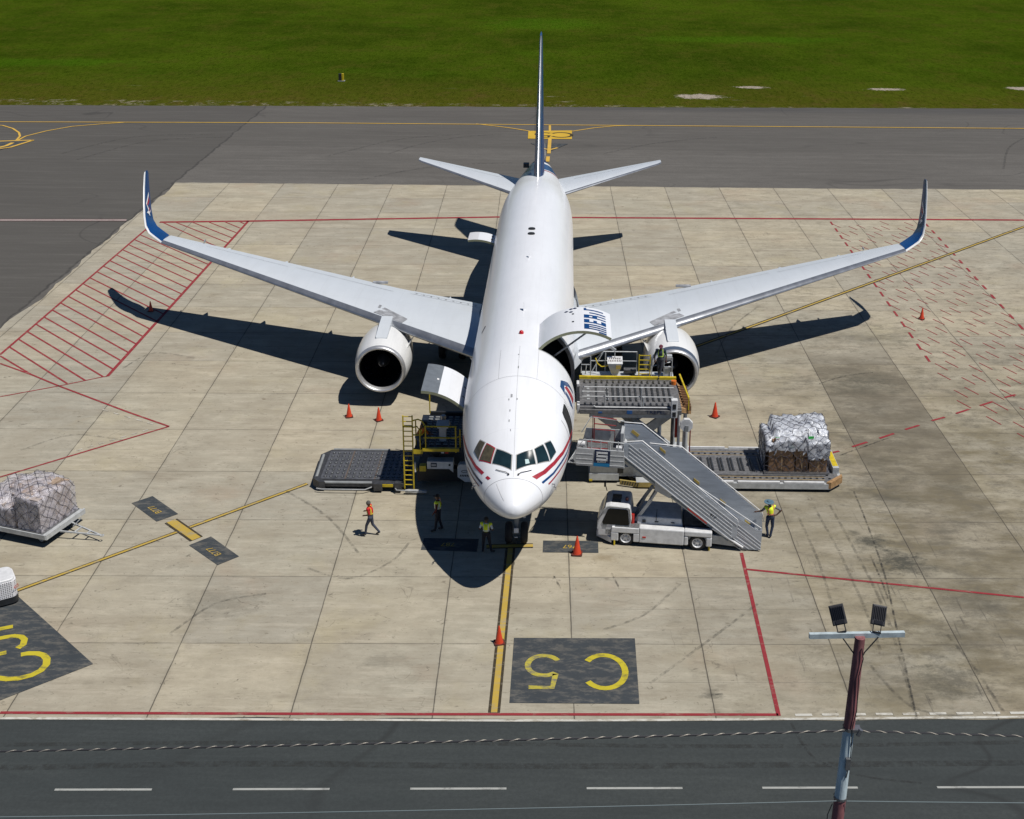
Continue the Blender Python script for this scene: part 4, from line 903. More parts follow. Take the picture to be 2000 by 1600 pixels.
# ------------------------------------------------------------------ ground equipment
EW=mat('equipment_white_paint',(.70,.71,.72),.4,0,.22,3); EG=mat('equipment_light_grey',(.50,.52,.53),.45,.1,.25,4); EA=mat('brushed_aluminium',(.50,.545,.60),.42,.12,.2,3,stretch=(.3,2,2))
EY=mat('safety_yellow_paint',(.62,.47,.02),.4,0,.3,4); EB=mat('equipment_black_paint',(.022,.024,.027),.5,0,.4,5); EDK=mat('dark_deck_steel',(.085,.088,.095),.5,.5,.45,5,bump=.2)
ED=mat('roller_deck_grey',(.20,.20,.205),.55,.3,.45,6,bump=.2,bscale=60); ERL=mat('roller_steel',(.12,.125,.13),.35,.7,.4,5); ER=mat('dark_red_rail_paint',(.22,.02,.02),.45,0,.4,5)
EO=mat('orange_step_paint',(.40,.24,.11),.55,0,.4,6); EGL=mat('cab_glass',(.004,.006,.007),.12,0,.2,4,spec=.25); ECH=mat('hazard_black',(.03,.03,.03),.5); EBL=mat('label_blue',(.02,.10,.30),.5)
ELB=mat('yellow_label',(.55,.40,.10),.5,0,.3,20); EST=mat('tread_metal',(.22,.23,.235),.5,.5,.4,9,bump=.4,bscale=80); ERD=mat('signal_red',(.5,.03,.02),.4); EIN=mat('navy_label',(.006,.018,.06),.4); ECY=mat('cyan_label',(.0,.19,.42),.4)
def wheel(b_parent,x,y,z,r,w_,name='wheel',rimm=None,rot=None,n=28):
    b=MB(); b.lathe([(-w_/2,r*.62),(-w_/2,r*.88),(-w_*.3,r),(w_*.3,r),(w_/2,r*.88),(w_/2,r*.62)],(x,y,z),(0,1,0),n)
    T=b.build(name,M_RUB,b_parent,smooth=True,split=50)
    b=MB(); b.lathe([(-w_*.42,.0),(-w_*.42,r*.2),(-w_*.3,r*.25),(-w_*.3,r*.5),(-w_*.5,r*.6),(-w_*.5,r*.66),(w_*.5,r*.66),(w_*.3,r*.5),(w_*.3,0)],(x,y,z),(0,1,0),n)
    for k in range(6): a=R(60*k+20); b.cyl((x+r*.36*math.cos(a),y-w_*.29,z+r*.36*math.sin(a)),(x+r*.36*math.cos(a),y-w_*.38,z+r*.36*math.sin(a)),r*.06,n=6,mi=1)
    b.build('rim',[rimm or EG,ECH],T,smooth=True,split=40)
    return T
def rail(name,m,segs,r,parent,n=6):
    b=MB()
    for s_ in segs: b.tube(s_,r,n)
    return b.build(name,m,parent,smooth=True,split=60)
# ---- main deck loader (right of the aircraft)
ML=thing('cargo_loader','grey scissor cargo loader with a raised roller bridge under the open side door','cargo loader',(7.5,11.5,0))
b=MB(); b.bb(2.75,7.5,9.75,13.0,4.02,4.2); b.bb(2.75,7.5,9.62,9.75,3.9,4.12); b.bb(2.75,7.5,13.0,13.1,3.9,4.24); BR=b.build('bridge_deck',ED,ML,bevel=.01)
b=MB(); b.bb(3.2,7.0,9.70,9.76,3.70,3.92); b.bb(3.0,7.2,12.8,12.95,3.6,4.0); b.bb(3.1,7.1,11.2,11.4,3.6,4.0); b.build('side_beam',EG,BR)
b=MB()
for k in range(11):
    x=4.35+k*.27; b.cyl((x,10.45,4.22),(x,12.4,4.22),.055,n=10)
for k in range(3):
    x=3.55+k*.27*1.9; b.cyl((x,10.45,4.215),(x,12.4,4.215),.05,n=8)
b.build('roller',ERL,BR,smooth=True,split=50).__setitem__('kind','stuff')
b=MB()
for k in range(16):
    x=3.0+k*.28
    for y0 in(9.95,12.62): b.cyl((x,y0,4.205),(x,y0+.24,4.205),.055,n=8)
b.build('edge_roller',ERL,BR,smooth=True).__setitem__('kind','stuff')
b=MB()
for x in(3.1,4.0,4.55):
    for k in range(4): b.bb(x,x+.13,10.6+k*.42,10.72+k*.42,4.2,4.235)
b.build('pallet_stop',EG,BR).__setitem__('kind','stuff')
b=MB(); b.bb(2.62,2.75,9.75,10.2,3.85,4.3); b.bb(2.62,2.75,12.3,12.75,3.85,4.3); each(b,'bumper',EW,ML,bevel=.02); b=MB(); b.bb(2.6,2.76,10.2,12.3,3.85,4.15); b.build('bumper_pad',EB,ML)
b=MB(); b.bb(2.75,7.5,13.05,13.2,4.2,4.38); b.build('yellow_kerb',EY,BR,bevel=.01)
b=MB(); b.bb(2.9,7.4,13.2,14.0,4.1,4.28); b.build('walkway',EG,ML)
rail('walkway_rail',EG,[[(3.6,13.95,4.3),(3.6,13.95,5.0),(3.95,13.95,5.35),(5.6,13.95,5.35),(5.6,13.95,4.3)],[(3.4,13.95,4.3),(3.95,13.95,5.35)],[(3.3,13.95,4.85),(5.6,13.95,4.85)],[(4.05,13.95,4.3),(4.05,13.95,5.35)]],.03,ML)
rail('gate_rail',EG,[[(2.85,13.3,4.45),(2.85,13.3,5.35),(3.3,13.3,5.35),(3.3,13.3,4.3)],[(2.85,13.3,4.9),(3.3,13.3,4.9)],[(2.85,13.3,4.5),(3.05,13.3,4.4),(3.1,13.3,4.9)]],.028,ML)
b=MB(); b.hexa([(4.38,13.35,4.3),(4.62,13.35,4.3),(4.62,13.75,4.3),(4.38,13.75,4.3)],[(4.12,13.2,5.0),(4.88,13.2,5.0),(4.88,13.85,5.15),(4.12,13.85,5.15)]); CN=b.build('control_console',EW,ML,bevel=.015)
b=MB()
for k in range(8): b.cyl((4.2+k*.085,13.4,5.04),(4.2+k*.085,13.4,5.12),.018,n=6)
for k in range(6): b.cyl((4.25+k*.1,13.6,5.08),(4.25+k*.1,13.6,5.17),.022,n=6)
b.build('control_switches',mat('switch_dark',(.08,.03,.04),.5),CN).__setitem__('kind','stuff')
b=MB(); b.bb(4.55,4.78,13.19,13.21,4.72,4.9); b.build('warning_label',ELB,CN)
b=MB(); b.cyl((4.5,13.7,5.1),(4.5,13.7,5.55),.02,n=6); b.box((4.4,13.7,5.6),(.3,.12,.12),rot=Matrix.Rotation(R(35),3,'Y')); b.build('work_lamp',EG,CN)
rail('air_hose',EY,[[(3.55,13.7,5.1),(3.65,13.6,4.85),(3.85,13.5,4.72),(4.1,13.45,4.78),(4.2,13.4,4.9)]],.028,ML)
b=MB(); b.cyl((4.95,13.6,4.5),(5.55,13.6,4.5),.16,n=14); b.cyl((5.05,13.8,4.42),(5.5,13.8,4.42),.12,n=10); b.build('hydraulic_motor',EDK,ML,smooth=True)
b=MB()
for x in(5.68,6.22): b.bar((x,13.3,4.28),(x,13.3,5.45),.05)
for k in range(5): b.bar((5.68,13.3,4.45+k*.24),(6.22,13.3,4.45+k*.24),.04)
b.build('yellow_ladder',EY,ML)
rail('operator_gate',EG,[[(6.3,13.3,4.3),(6.3,13.3,5.4)],[(6.3,13.3,4.85),(7.25,13.9,4.85)],[(6.9,13.35,4.3),(6.9,13.35,5.3),(7.3,13.35,5.3),(7.3,13.35,4.3)],[(6.9,13.35,4.8),(7.3,13.35,4.8)]],.025,ML)
b=MB(); b.bb(6.95,7.25,13.4,13.6,4.3,4.75); b.bb(6.95,7.3,13.4,13.7,5.1,5.35); each(b,'control_box',EG,ML)
# near handrail of the bridge
rail('bridge_handrail',EG,[[(2.85,9.85,4.9),(2.9,9.85,5.18),(7.1,9.85,5.18)],[(2.85,9.85,4.95),(2.85,9.85,4.7),(7.1,9.85,4.7)],[(2.85,9.85,4.95),(3.9,9.85,4.95)],[(3.92,9.8,3.95),(3.92,9.8,4.85)],[(5.62,9.8,3.95),(5.62,9.8,5.18)],[(5.72,9.8,3.95),(5.72,9.8,4.7)],[(3.4,9.72,4.3),(3.5,9.72,4.22),(7.0,9.72,4.22)]],.024,ML)
text_mesh('TREPEL',.24,Matrix.Translation((6.3,9.615,4.02))@Matrix.Rotation(R(90),4,'X')@Matrix.Diagonal((1.25,1,1,1)),'maker_lettering',EIN,BR)
b=MB(); b.bb(4.95,5.2,9.60,9.618,3.93,4.1); b.bb(3.62,3.8,9.60,9.618,3.95,4.03); each(b,'blue_label',EBL,BR)
# scissor
for y in(10.2,12.4):
    b=MB(); b.bar((3.5,y,3.8),(7.3,y,.9),.16,.42); b.build('scissor_arm',EG,ML); b=MB(); b.bar((7.2,y+.18,3.8),(3.6,y+.18,.9),.16,.42); b.build('scissor_arm',EG,ML)
b=MB(); b.cyl((5.4,10.1,2.35),(5.4,12.6,2.35),.1,n=12); b.cyl((3.55,10.1,3.75),(3.55,12.6,3.75),.08,n=10); b.cyl((7.2,10.1,3.75),(7.2,12.6,3.75),.08,n=10); each(b,'cross_shaft',EDK,ML,smooth=True)
b=MB(); b.cyl((6.9,11.6,.9),(5.2,11.6,2.9),.09,n=10); b.cyl((6.4,11.0,.9),(5.0,11.0,2.6),.09,n=10); each(b,'lift_cylinder',EG,ML,smooth=True)
b=MB(); b.cyl((3.9,11.2,3.35),(3.9,11.35,3.35),.28,n=20); b.build('hose_reel',EB,ML,smooth=True)
# chassis, engine box
b=MB(); b.bb(3.3,8.2,10.35,13.2,.35,.85); b.build('chassis',EG,ML)
b=MB(); b.bb(3.25,4.68,10.3,13.2,.12,.5); EB_=b.build('front_bumper',EG,ML,bevel=.03)
b=MB(); b.bb(3.35,4.62,10.36,12.9,.5,1.15); b.bb(3.4,4.5,10.5,12.7,1.15,1.22); HB=b.build('engine_hood',EW,ML,bevel=.02)
b=MB()
for k in range(4): b.bar((3.5+k*.09,10.35,.98),(3.58+k*.09,10.35,1.1),.02,.02); b.bar((4.15+k*.09,10.35,.98),(4.2+k*.09,10.35,1.1),.02,.02)
b.bb(3.98,3.99,10.352,10.36,.52,1.14); b.build('vent_slots',EB,HB).__setitem__('kind','stuff')
b=MB(); b.bb(4.62,4.9,10.34,10.6,.5,1.05); b.build('dark_locker',EDK,ML); b=MB(); b.bb(3.27,3.42,10.285,10.3,.1,.2); b.build('yellow_foot',EY,ML)
wheel(ML,5.62,10.55,.55,.55,.38,rimm=EG); wheel(ML,5.62,12.9,.55,.55,.38,rimm=EG)
b=MB(); b.hexa([(4.72,10.0,.08),(5.6,9.75,.08),(5.6,9.85,.08),(4.72,10.1,.08)],[(4.72,10.0,.32),(5.6,9.75,.32),(5.6,9.85,.32),(4.72,10.1,.32)]); b.bb(5.6,6.9,9.75,9.85,.08,.32); b.bb(5.5,6.9,9.76,10.3,.32,.34,1)
HZ=b.build('step_skirt',[mat('worn_yellow_skirt',(.40,.31,.10),.6,0,.4,4),EG],ML)
b=MB()
for k in range(7): x=4.8+k*.12; y=10.0-(x-4.72)*.284; b.add([(x,y-.012,.1),(x+.05,y-.026,.1),(x+.1,y-.04,.3),(x+.05,y-.026,.3)],[(0,1,2,3)])
b.build('hazard_stripes',ECH,HZ).__setitem__('kind','stuff')
# platform down on the ground side
pl=[(6.9,9.6),(14.7,9.6),(15.35,10.25),(15.35,12.9),(14.9,13.45),(6.9,13.45)]
b=MB(); b.prism(pl,.14,.44,'z'); PF=b.build('main_platform',EG,ML,bevel=.02)
b=MB(); b.sheet([(6.95,9.75),(14.7,9.75),(15.2,10.3),(15.2,12.85),(14.8,13.3),(6.95,13.3)],.446); b.bb(6.95,14.6,10.35,12.5,.43,.5); b.build('deck_plate',ED,PF)
b=MB()
for k in range(24):
    x=7.3+k*.245+(.1 if k%2 else 0)
    if x<12.9: b.cyl((x,10.75,.51),(x,12.1,.51),.06,n=10)
b.build('roller',ERL,PF,smooth=True).__setitem__('kind','stuff')
b=MB()
for k in range(26):
    x=7.2+k*.3
    for y in(10.15,12.75): b.bb(x,x+.1,y-.05,y+.05,.44,.47)
b.build('pallet_guides',EB,PF).__setitem__('kind','stuff')
b=MB(); 
for x0,x1 in((7,10.1),(10.3,12.3),(12.5,14.4)): b.bb(x0,x1,9.6,9.72,.44,.52); b.bb(x0,x1,13.33,13.43,.44,.52)
each(b,'edge_rail',EW,PF); b=MB(); 
for y in(10.0,12.95,10.28,12.6): b.bb(7.0,14.5,y,y+.03,.446,.452)
b.build('yellow_deck_line',mat('worn_yellow_line',(.42,.28,.07),.6,0,.4,3),PF)
b=MB(); b.prism([(14.72,9.58),(15.38,10.24),(15.38,10.5),(14.5,9.62)],.2,.53,'z'); b.build('corner_guard',EO,PF)
b=MB(); b.bb(15.0,15.3,10.7,12.7,.44,.75); b.build('end_stop',EG,PF); b=MB(); b.bb(15.02,15.28,10.9,12.5,.752,.76); b.build('yellow_pad',EY,PF)
b=MB(); b.bb(7.2,14.5,9.75,13.2,.05,.14); b.build('platform_underframe',EB,PF)
# posts and steps at the rear of the bridge
b=MB(); b.hexa([(7.5,9.8,3.95),(8.0,10.2,3.7),(8.0,12.2,3.7),(7.5,13.0,3.95)],[(7.5,9.8,4.18),(8.0,10.2,3.93),(8.0,12.2,3.93),(7.5,13.0,4.18)]); RS=b.build('rear_ramp',EO,ML)
b=MB()
for k in range(9): b.bb(7.5,7.98,10.0+k*.3,10.04+k*.3,3.95,4.2)
b.build('ramp_slats',mat('slat_brown',(.22,.12,.06),.6),RS).__setitem__('kind','stuff')
b=MB(); b.bar((7.85,10.0,4.6),(7.65,12.9,4.6),.07); b.bar((7.85,10.0,4.6),(7.85,10.0,4.0),.05); b.build('yellow_rear_rail',EY,ML)
b=MB(); b.bb(7.0,7.3,9.6,9.9,3.75,4.65); TW=b.build('tower_box',EW,ML,bevel=.02); b=MB(); b.bb(7.07,7.23,9.585,9.6,4.2,4.45); b.bb(7.07,7.23,9.585,9.6,3.82,4.05); each(b,'tower_window',EB,TW)
for x,y,r_,z0,z1_,m_ in((7.1,9.8,.07,.5,3.75,EDK),(7.42,9.9,.07,.5,4.0,EW),(7.75,10.4,.09,.5,4.0,EW),(7.5,13.0,.07,.5,4.0,EG),(6.75,12.8,.1,.8,3.9,EW)):
    b=MB(); b.cyl((x,y,z0),(x,y,z1_),r_,n=12); b.build('lift_mast',m_,ML,smooth=True)
b=MB(); b.bb(7.24,7.36,9.95,10.05,2.6,3.7); b.build('red_marker_board',ERD,ML)
b=MB(); b.bb(7.5,7.9,10.2,10.6,3.7,3.9); b.build('bracket',EG,ML)
b=MB(); b.prism([(7.45+.3+.31*math.cos(R(22.5+45*k)),3.4+.34*math.sin(R(22.5+45*k))) for k in range(8)],9.55,9.75,'y'); MR=b.build('octagonal_panel',EW,ML,bevel=.01); b=MB(); b.bb(7.68,7.84,9.52,9.55,3.1,3.4); b.build('panel_bracket',M_GREY,MR)
b=MB(); b.cyl((7.78,10.05,.5),(7.78,10.05,3.2),.09,n=12); b.build('panel_post',EG,ML,smooth=True); b=MB(); b.cyl((8.0,10.2,.5),(8.0,10.2,3.1),.03,n=8); b.build('red_post',ER,ML)
b=MB(); b.cyl((7.35,12.6,4.2),(7.35,12.6,4.4),.13,n=14); b.build('orange_beacon',mat('amber_lens',(.7,.17,.01),.2,coat=.6),ML,smooth=True)
# ---- loaded pallet
def hn(x,y,sd=0): return math.sin(x*3.1+sd)*math.cos(y*2.7+sd*1.7)*.5+math.sin(x*7.3+y*5.1+sd)*.3+math.sin(x*13.+sd*2)*math.sin(y*11.)*.2
def cargo(name,label,cat,loc,rz,hx,hy,hfn,boxes,wrapcol,netr,wrapz,group=None,wraptop=True,basemat=None):
    T=thing(name,label,cat,loc,rz); WO[T.name]=(0,0,0)
    b=MB(); b.bb(-hx-.12,hx+.12,-hy-.12,hy+.12,0,.06); b.bb(-hx-.12,hx+.12,-hy-.12,-hy-.06,.06,.075); b.build('pallet_base',basemat or M_STEEL,T)
    for i,(x0,x1,y0,y1,za,zb,ci) in enumerate(boxes):
        b=MB(); b.bb(x0,x1,y0,y1,za+.06,zb+.06); 
        b.bb((x0+x1)/2-.03,(x0+x1)/2+.03,y0-.003,y1+.003,za+.06,zb+.063,1)
        b.build('carton',[mat('carton_%d'%ci,[(.27,.16,.085),(.34,.22,.13),(.20,.115,.06),(.40,.30,.22),(.42,.36,.33)][ci],.7,0,.35,4),mat('packing_tape',(.38,.27,.15),.25)],T,bevel=.015)
    def S(a,c,off):
        x=max(-hx,min(hx,a)); y=max(-hy,min(hy,c)); dr=max(0,abs(a)-hx)+max(0,abs(c)-hy)
        z=hfn(x,y)-dr; wob=.05*hn(x*2+z,y*2-z,1)
        nx=(1 if a>hx else -1 if a<-hx else 0); ny=(1 if c>hy else -1 if c<-hy else 0)
        bul=.05+wob if dr>0 else 0
        return Vector((x+nx*(bul+off),y+ny*(bul+off),max(.05,z+.06+(0 if dr>0 else off+.03*hn(x*3,y*3)))))
    ext=2.6; N=64; b=MB()
    aa=[-hx-ext+ (2*hx+2*ext)*i/N for i in range(N+1)]; ccs=[-hy-ext+(2*hy+2*ext)*i/N for i in range(N+1)]
    rw=random.Random(5)
    keep=lambda a,c: hfn(max(-hx,min(hx,a)),max(-hy,min(hy,c)))-max(0,abs(a)-hx)-max(0,abs(c)-hy)>wrapz(max(-hx,min(hx,a)),max(-hy,min(hy,c)))
    for a in aa:
        for c in ccs: p=S(a,c,.012); b.v.append(p+Vector((rw.uniform(-.018,.018),rw.uniform(-.018,.018),rw.uniform(-.02,.02))))
    for i in range(N):
        for j in range(N):
            a,c=(aa[i]+aa[i+1])/2,(ccs[j]+ccs[j+1])/2
            if (abs(a)>hx+.03 and abs(c)>hy+.03) or not keep(a,c): continue
            b.f.append([i*(N+1)+j,(i+1)*(N+1)+j,(i+1)*(N+1)+j+1,i*(N+1)+j+1]); b.m.append(0)
    b.build('plastic_wrap',wrapcol,T,smooth=True,split=180)
    b=MB(); P=.40; K=int((2*(hx+hy)+4*ext)/P)
    for sg in(1,-1):
        for k in range(-K,K):
            run=[]
            for q in range(-150,151):
                a=q*.045; c=sg*a+k*P*1.3
                if abs(a)>hx+ext or abs(c)>hy+ext or (abs(a)>hx+.04 and abs(c)>hy+.04) or hfn(max(-hx,min(hx,a)),max(-hy,min(hy,c)))-max(0,abs(a)-hx)-max(0,abs(c)-hy)<.0:
                    if len(run)>2: b.tube(run,netr,4)
                    run=[]; continue
                run.append(S(a,c,.03))
            if len(run)>2: b.tube(run,netr,4)
    b.build('cargo_net',mat('net_cord',(.05,.05,.07),.8),T).__setitem__('kind','stuff')
    return T
def wrapmat(name,c1,c2,alpha):
    m,n,b_,P=nodes(name); f=noise(n,P,2.2,5,.7,st=(1,1,2.5)); c=mixc(n,ramp(n,f,.35,.65),c1,c2); n.links.new(c,b_.inputs['Base Color']); b_.inputs['Roughness'].default_value=.16; b_.inputs['Specular IOR Level'].default_value=.8
    a=ramp(n,noise(n,P,3.1,6,.75,loc=(3,1,2)),.36,.6,alpha,min(1,alpha+.45)); n.links.new(a,b_.inputs['Alpha'])
    bp=N_(n,'ShaderNodeBump'); bp.inputs['Strength'].default_value=.5; bp.inputs['Distance'].default_value=.06; n.links.new(noise(n,P,5.5,8,.85,st=(1.8,1,.7),dist=2.2),bp.inputs['Height']); n.links.new(bp.outputs[0],b_.inputs['Normal']); return m
WR1=wrapmat('silver_wrap',(.80,.84,.90),(.42,.45,.52),.58); WR2=wrapmat('clear_wrap',(.86,.84,.90),(.60,.57,.64),.16)
def h1(x,y):
    z=1.95-.35*(1 if x<-1.1 else 0)*(1+.3*y)
    z+= .12 if x>.55 and y>-.2 else 0
    z-= .25 if y<-.75 and x<.3 else 0
    z-= .35 if (x>.45 and y<-.55) else 0
    return z+.13*hn(x*1.3,y*1.4,2)+.05*hn(x*3,y*3,5)
bx=[(-1.35,-.1,-1.1,-.3,.0,.75,2),(-1.35,-.2,-1.08,-.2,.76,1.2,0),(-.05,.55,-1.1,-.35,0,.7,2),(-.15,.5,-1.05,-.3,.71,1.15,0),(.6,1.45,-1.1,-.3,0,.55,0),(.62,1.05,-1.08,-.4,.56,1.0,4),(1.1,1.45,-1.08,-.4,.56,.95,2),(-1.4,.0,-.2,1.0,0,1.5,2),(.05,1.4,-.2,1.0,0,1.6,0),(-1.2,.4,-.95,-.2,1.22,1.55,0),(-1.1,-.5,-1.0,-.5,1.24,1.62,1)]
CG1=cargo('cargo_pallet','netted stack of brown cartons under silver plastic on the lowered loader platform','pallet',(13.22,11.7,.52),0,1.45,1.15,h1,bx,WR1,.010,lambda x,y:(1.15 if y<-.9 and x<.5 else .7) if y<-.9 else (-.2 if x<-1.3 else .5))
b=MB(); rr=random.Random(2)
for k in range(7): x=rr.uniform(-1.1,.7); z=rr.uniform(1.2,1.75); y=-1.12 if z<1.5 else -.8; b.box((x,y,z),(.2,.04,.12),rot=Matrix.Rotation(rr.uniform(-.4,.4),3,'X'))
each(b,'green_label',mat('green_print',(.03,.35,.06),.5),CG1)
def h2(x,y):
    z=1.75
    if x<-.5: z=1.45
    if y<-.45 and x<.2: z=1.05 if x>-.6 else 1.3
    if x>.9: z-=.15
    return z+.09*hn(x*1.2,y*1.2,4)+.03*hn(x*3,y*3,1)-.12*(abs(y)**2)
bx2=[(-1.4,-.5,-1.1,-.5,0,1.0,4),(-.45,.15,-1.1,-.5,0,.85,3),(.2,1.4,-1.1,-.1,0,1.5,4),(-1.4,.1,-.45,.5,0,1.2,4),(.2,1.35,-.05,1.05,0,1.5,3),(-1.35,.1,.5,1.05,0,1.25,3),(-.9,-.2,-.3,.3,1.22,1.42,1),(.3,.95,-.9,-.2,1.52,1.62,1),(.4,1.2,.1,.8,1.52,1.66,3)]
# ---- dolly at the left edge
DLx,DLy=-21.45,5.3; DR=R(-18)
DO=thing('cargo_dolly','low grey steel cargo dolly with an A-frame drawbar at the left edge','dolly',(DLx,DLy,0),DR); WO[DO.name]=(0,0,0)
b=MB(); b.bb(-1.7,1.7,-1.3,1.3,.42,.56); b.bb(-1.7,1.7,-1.34,-1.28,.40,.62); b.bb(1.66,1.74,-1.3,1.3,.38,.62); b.build('frame',EG,DO,bevel=.01)
b=MB(); b.bb(-1.5,1.5,-1.1,1.1,.3,.42); b.build('underframe',EB,DO)
for x in(-1.2,1.2):
    for y in(-.95,.95): wheel(DO,x,y,.22,.22,.16)
b=MB(); b.bar((1.7,.4,.36),(3.5,.0,.28),.06); b.bar((1.7,-.4,.36),(3.5,.0,.28),.06); b.bar((2.35,.27,.35),(2.35,-.27,.35),.06); b.bar((2.9,.14,.32),(2.9,-.14,.32),.05); b.lathe([(0,.05),(0,.09),(.03,.09),(.03,.05),(0,.05)],(3.58,0,.27),(0,0,1),12); b.bar((2.0,.1,.38),(2.3,.35,.75),.03); b.build('drawbar',EG,DO)
cargo('cargo_pallet','netted stack of boxes in clear plastic wrap riding on the steel dolly','pallet',(DLx-.05,DLy,.56),DR,1.42,1.12,h2,bx2,WR2,.009,lambda x,y:-.3)
# ---- rounded white cart at the left edge
GU=thing('power_unit','rounded white perforated cart with a black skirt cut by the left picture edge','ground unit',(-20.85,-.75,0),R(32)); WO[GU.name]=(0,0,0)
def rrect(hx,hy,r,n=6):
    o=[]
    for cx,cy,a0 in((hx-r,hy-r,0),(-hx+r,hy-r,90),(-hx+r,-hy+r,180),(hx-r,-hy+r,270)): o+=[(cx+r*math.cos(R(a0+90*k/n)),cy+r*math.sin(R(a0+90*k/n))) for k in range(n+1)]
    return o
def perf():
    m,n,b_,P=nodes('perforated_white'); v=N_(n,'ShaderNodeTexVoronoi'); v.inputs['Scale'].default_value=13; v.inputs['Randomness'].default_value=.0; n.links.new(P,v.inputs['Vector'])
    c=mixc(n,ramp(n,v.outputs[0],.26,.34),(.08,.08,.09),(.74,.74,.76)); n.links.new(c,b_.inputs['Base Color']); b_.inputs['Roughness'].default_value=.45; return m
b=MB(); b.prism(rrect(1.0,.62,.28),.34,1.02,'z'); b.build('perforated_body',perf(),GU,smooth=True,split=40)
b=MB(); b.prism(rrect(.95,.57,.27),1.02,1.12,'z'); b.build('top_cover',EW,GU,smooth=True,split=40,bevel=.03); b=MB(); b.prism(rrect(1.02,.64,.28),.08,.34,'z'); b.build('black_skirt',EB,GU,smooth=True,split=40)
text_mesh('455',.2,Matrix.Translation((.90,-.55,.76))@Matrix.Rotation(R(45),4,'Z')@Matrix.Rotation(R(90),4,'X')@Matrix.Translation((0,0,.075)),'number_lettering',ERD,GU)
for x in(-.6,.6):
    b=MB(); b.cyl((x,-.55,.14),(x,-.45,.14),.13,n=14); b.build('wheel',M_RUB,GU,smooth=True)
# ---- lower deck loader (left)
LL=thing('lower_deck_loader','black belly loader with yellow ladder and railings below the small open door','cargo loader',(-6,11,0))
b=MB(); b.prism([(-9.85,9.5),(-9.55,9.15),(-5.5,9.15),(-5.5,12.75),(-9.5,12.75),(-9.95,12.2)],.22,.42,'z'); LP=b.build('low_platform',EDK,LL,bevel=.02)
b=MB(); b.bb(-9.5,-5.6,9.5,12.5,.42,.46); b.build('ball_deck',mat('worn_deck_steel',(.15,.155,.17),.45,.4,.45,4,bump=.2),LP)
b=MB(); rr=random.Random(4)
for i in range(14):
    for j in range(8):
        x=-9.3+i*.27; y=9.72+j*.36
        b.lathe([(0,.075),(.02,.075),(.02,.05)],(x,y,.46),(0,0,1),8,0); b.lathe([(.0,.045),(.03,.035),(.045,.01)],(x,y,.46),(0,0,1),6,1)
b.build('ball_transfer_units',[EB,M_GREY],LP,smooth=True).__setitem__('kind','stuff')
b=MB(); b.bb(-8.35,-8.29,9.5,12.5,.462,.466); b.bb(-6.95,-6.89,9.5,12.5,.462,.466); each(b,'deck_seam',mat('seam_brown',(.13,.10,.08),.7),LP)
b=MB(); b.cyl((-9.3,9.2,.42),(-7.0,9.2,.42),.07,n=10); b.cyl((-9.72,9.7,.42),(-9.8,12.1,.42),.07,n=10); b.cyl((-9.4,12.75,.42),(-6.6,12.75,.42),.06,n=10); each(b,'guide_roller',M_GREY,LP,smooth=True)
b=MB(); b.prism([(-9.85,9.5),(-9.5,9.1),(-9.2,9.1),(-9.6,9.7)],.12,.5,'z'); b.bb(-6.9,-6.5,9.0,9.3,.1,.45); b.bb(-5.9,-5.6,9.0,9.3,.1,.5); each(b,'corner_casting',EDK,LP)
rail('tube_bumper',EG,[[(-9.6,9.0,.2),(-9.3,8.92,.2),(-7.3,8.92,.2),(-7.0,9.1,.25)],[(-5.9,9.05,.25),(-5.8,8.9,.2),(-5.2,8.85,.2),(-4.6,8.9,.2)]],.03,LL)
b=MB(); b.bb(-6.5,-6.0,9.12,9.16,.25,.38); b.build('yellow_mark',EY,LP); b=MB(); b.bb(-5.4,-4.4,8.85,9.0,.1,.2); b.build('floor_plate',EG,LL)
b=MB()
for x in(-5.45,-5.02): b.bar((x,9.2,.15),(x,9.2,3.9),.06)
for k in range(15): b.bar((-5.45,9.2,.35+k*.25),(-5.02,9.2,.35+k*.25),.035)
b.bar((-5.47,9.22,3.35),(-5.0,9.22,3.35),.1,.08); b.build('yellow_ladder',EY,LL)
b=MB(); b.bb(-4.95,-2.75,9.1,13.0,2.08,2.25); b.bb(-4.9,-4.6,9.1,9.9,1.9,2.1); UP=b.build('upper_platform',mat('dark_blue_deck',(.02,.028,.045),.5,.2,.4,4),LL)
b=MB()
for k in range(12):
    for j in range(6): b.cyl((-4.6+j*.32,9.6+k*.28,2.27),(-4.4+j*.32,9.6+k*.28,2.27),.05,n=8)
b.build('roller',M_GREY,UP,smooth=True).__setitem__('kind','stuff')
b=MB(); b.bb(-4.6,-2.75,12.95,13.1,2.2,2.42); b.build('end_beam',EB,UP)
b=MB(); b.bb(-4.98,-4.55,9.05,9.25,2.02,2.24); b.bb(-4.55,-2.85,9.0,9.16,2.18,2.32); b.build('yellow_toe_board',EY,UP)
b=MB(); b.bb(-3.68,-3.55,8.985,9.0,2.1,2.16); b.build('white_reflector',EW,UP); b=MB(); b.bb(-3.5,-3.35,8.985,9.0,2.1,2.16); b.build('red_reflector',ERD,UP)
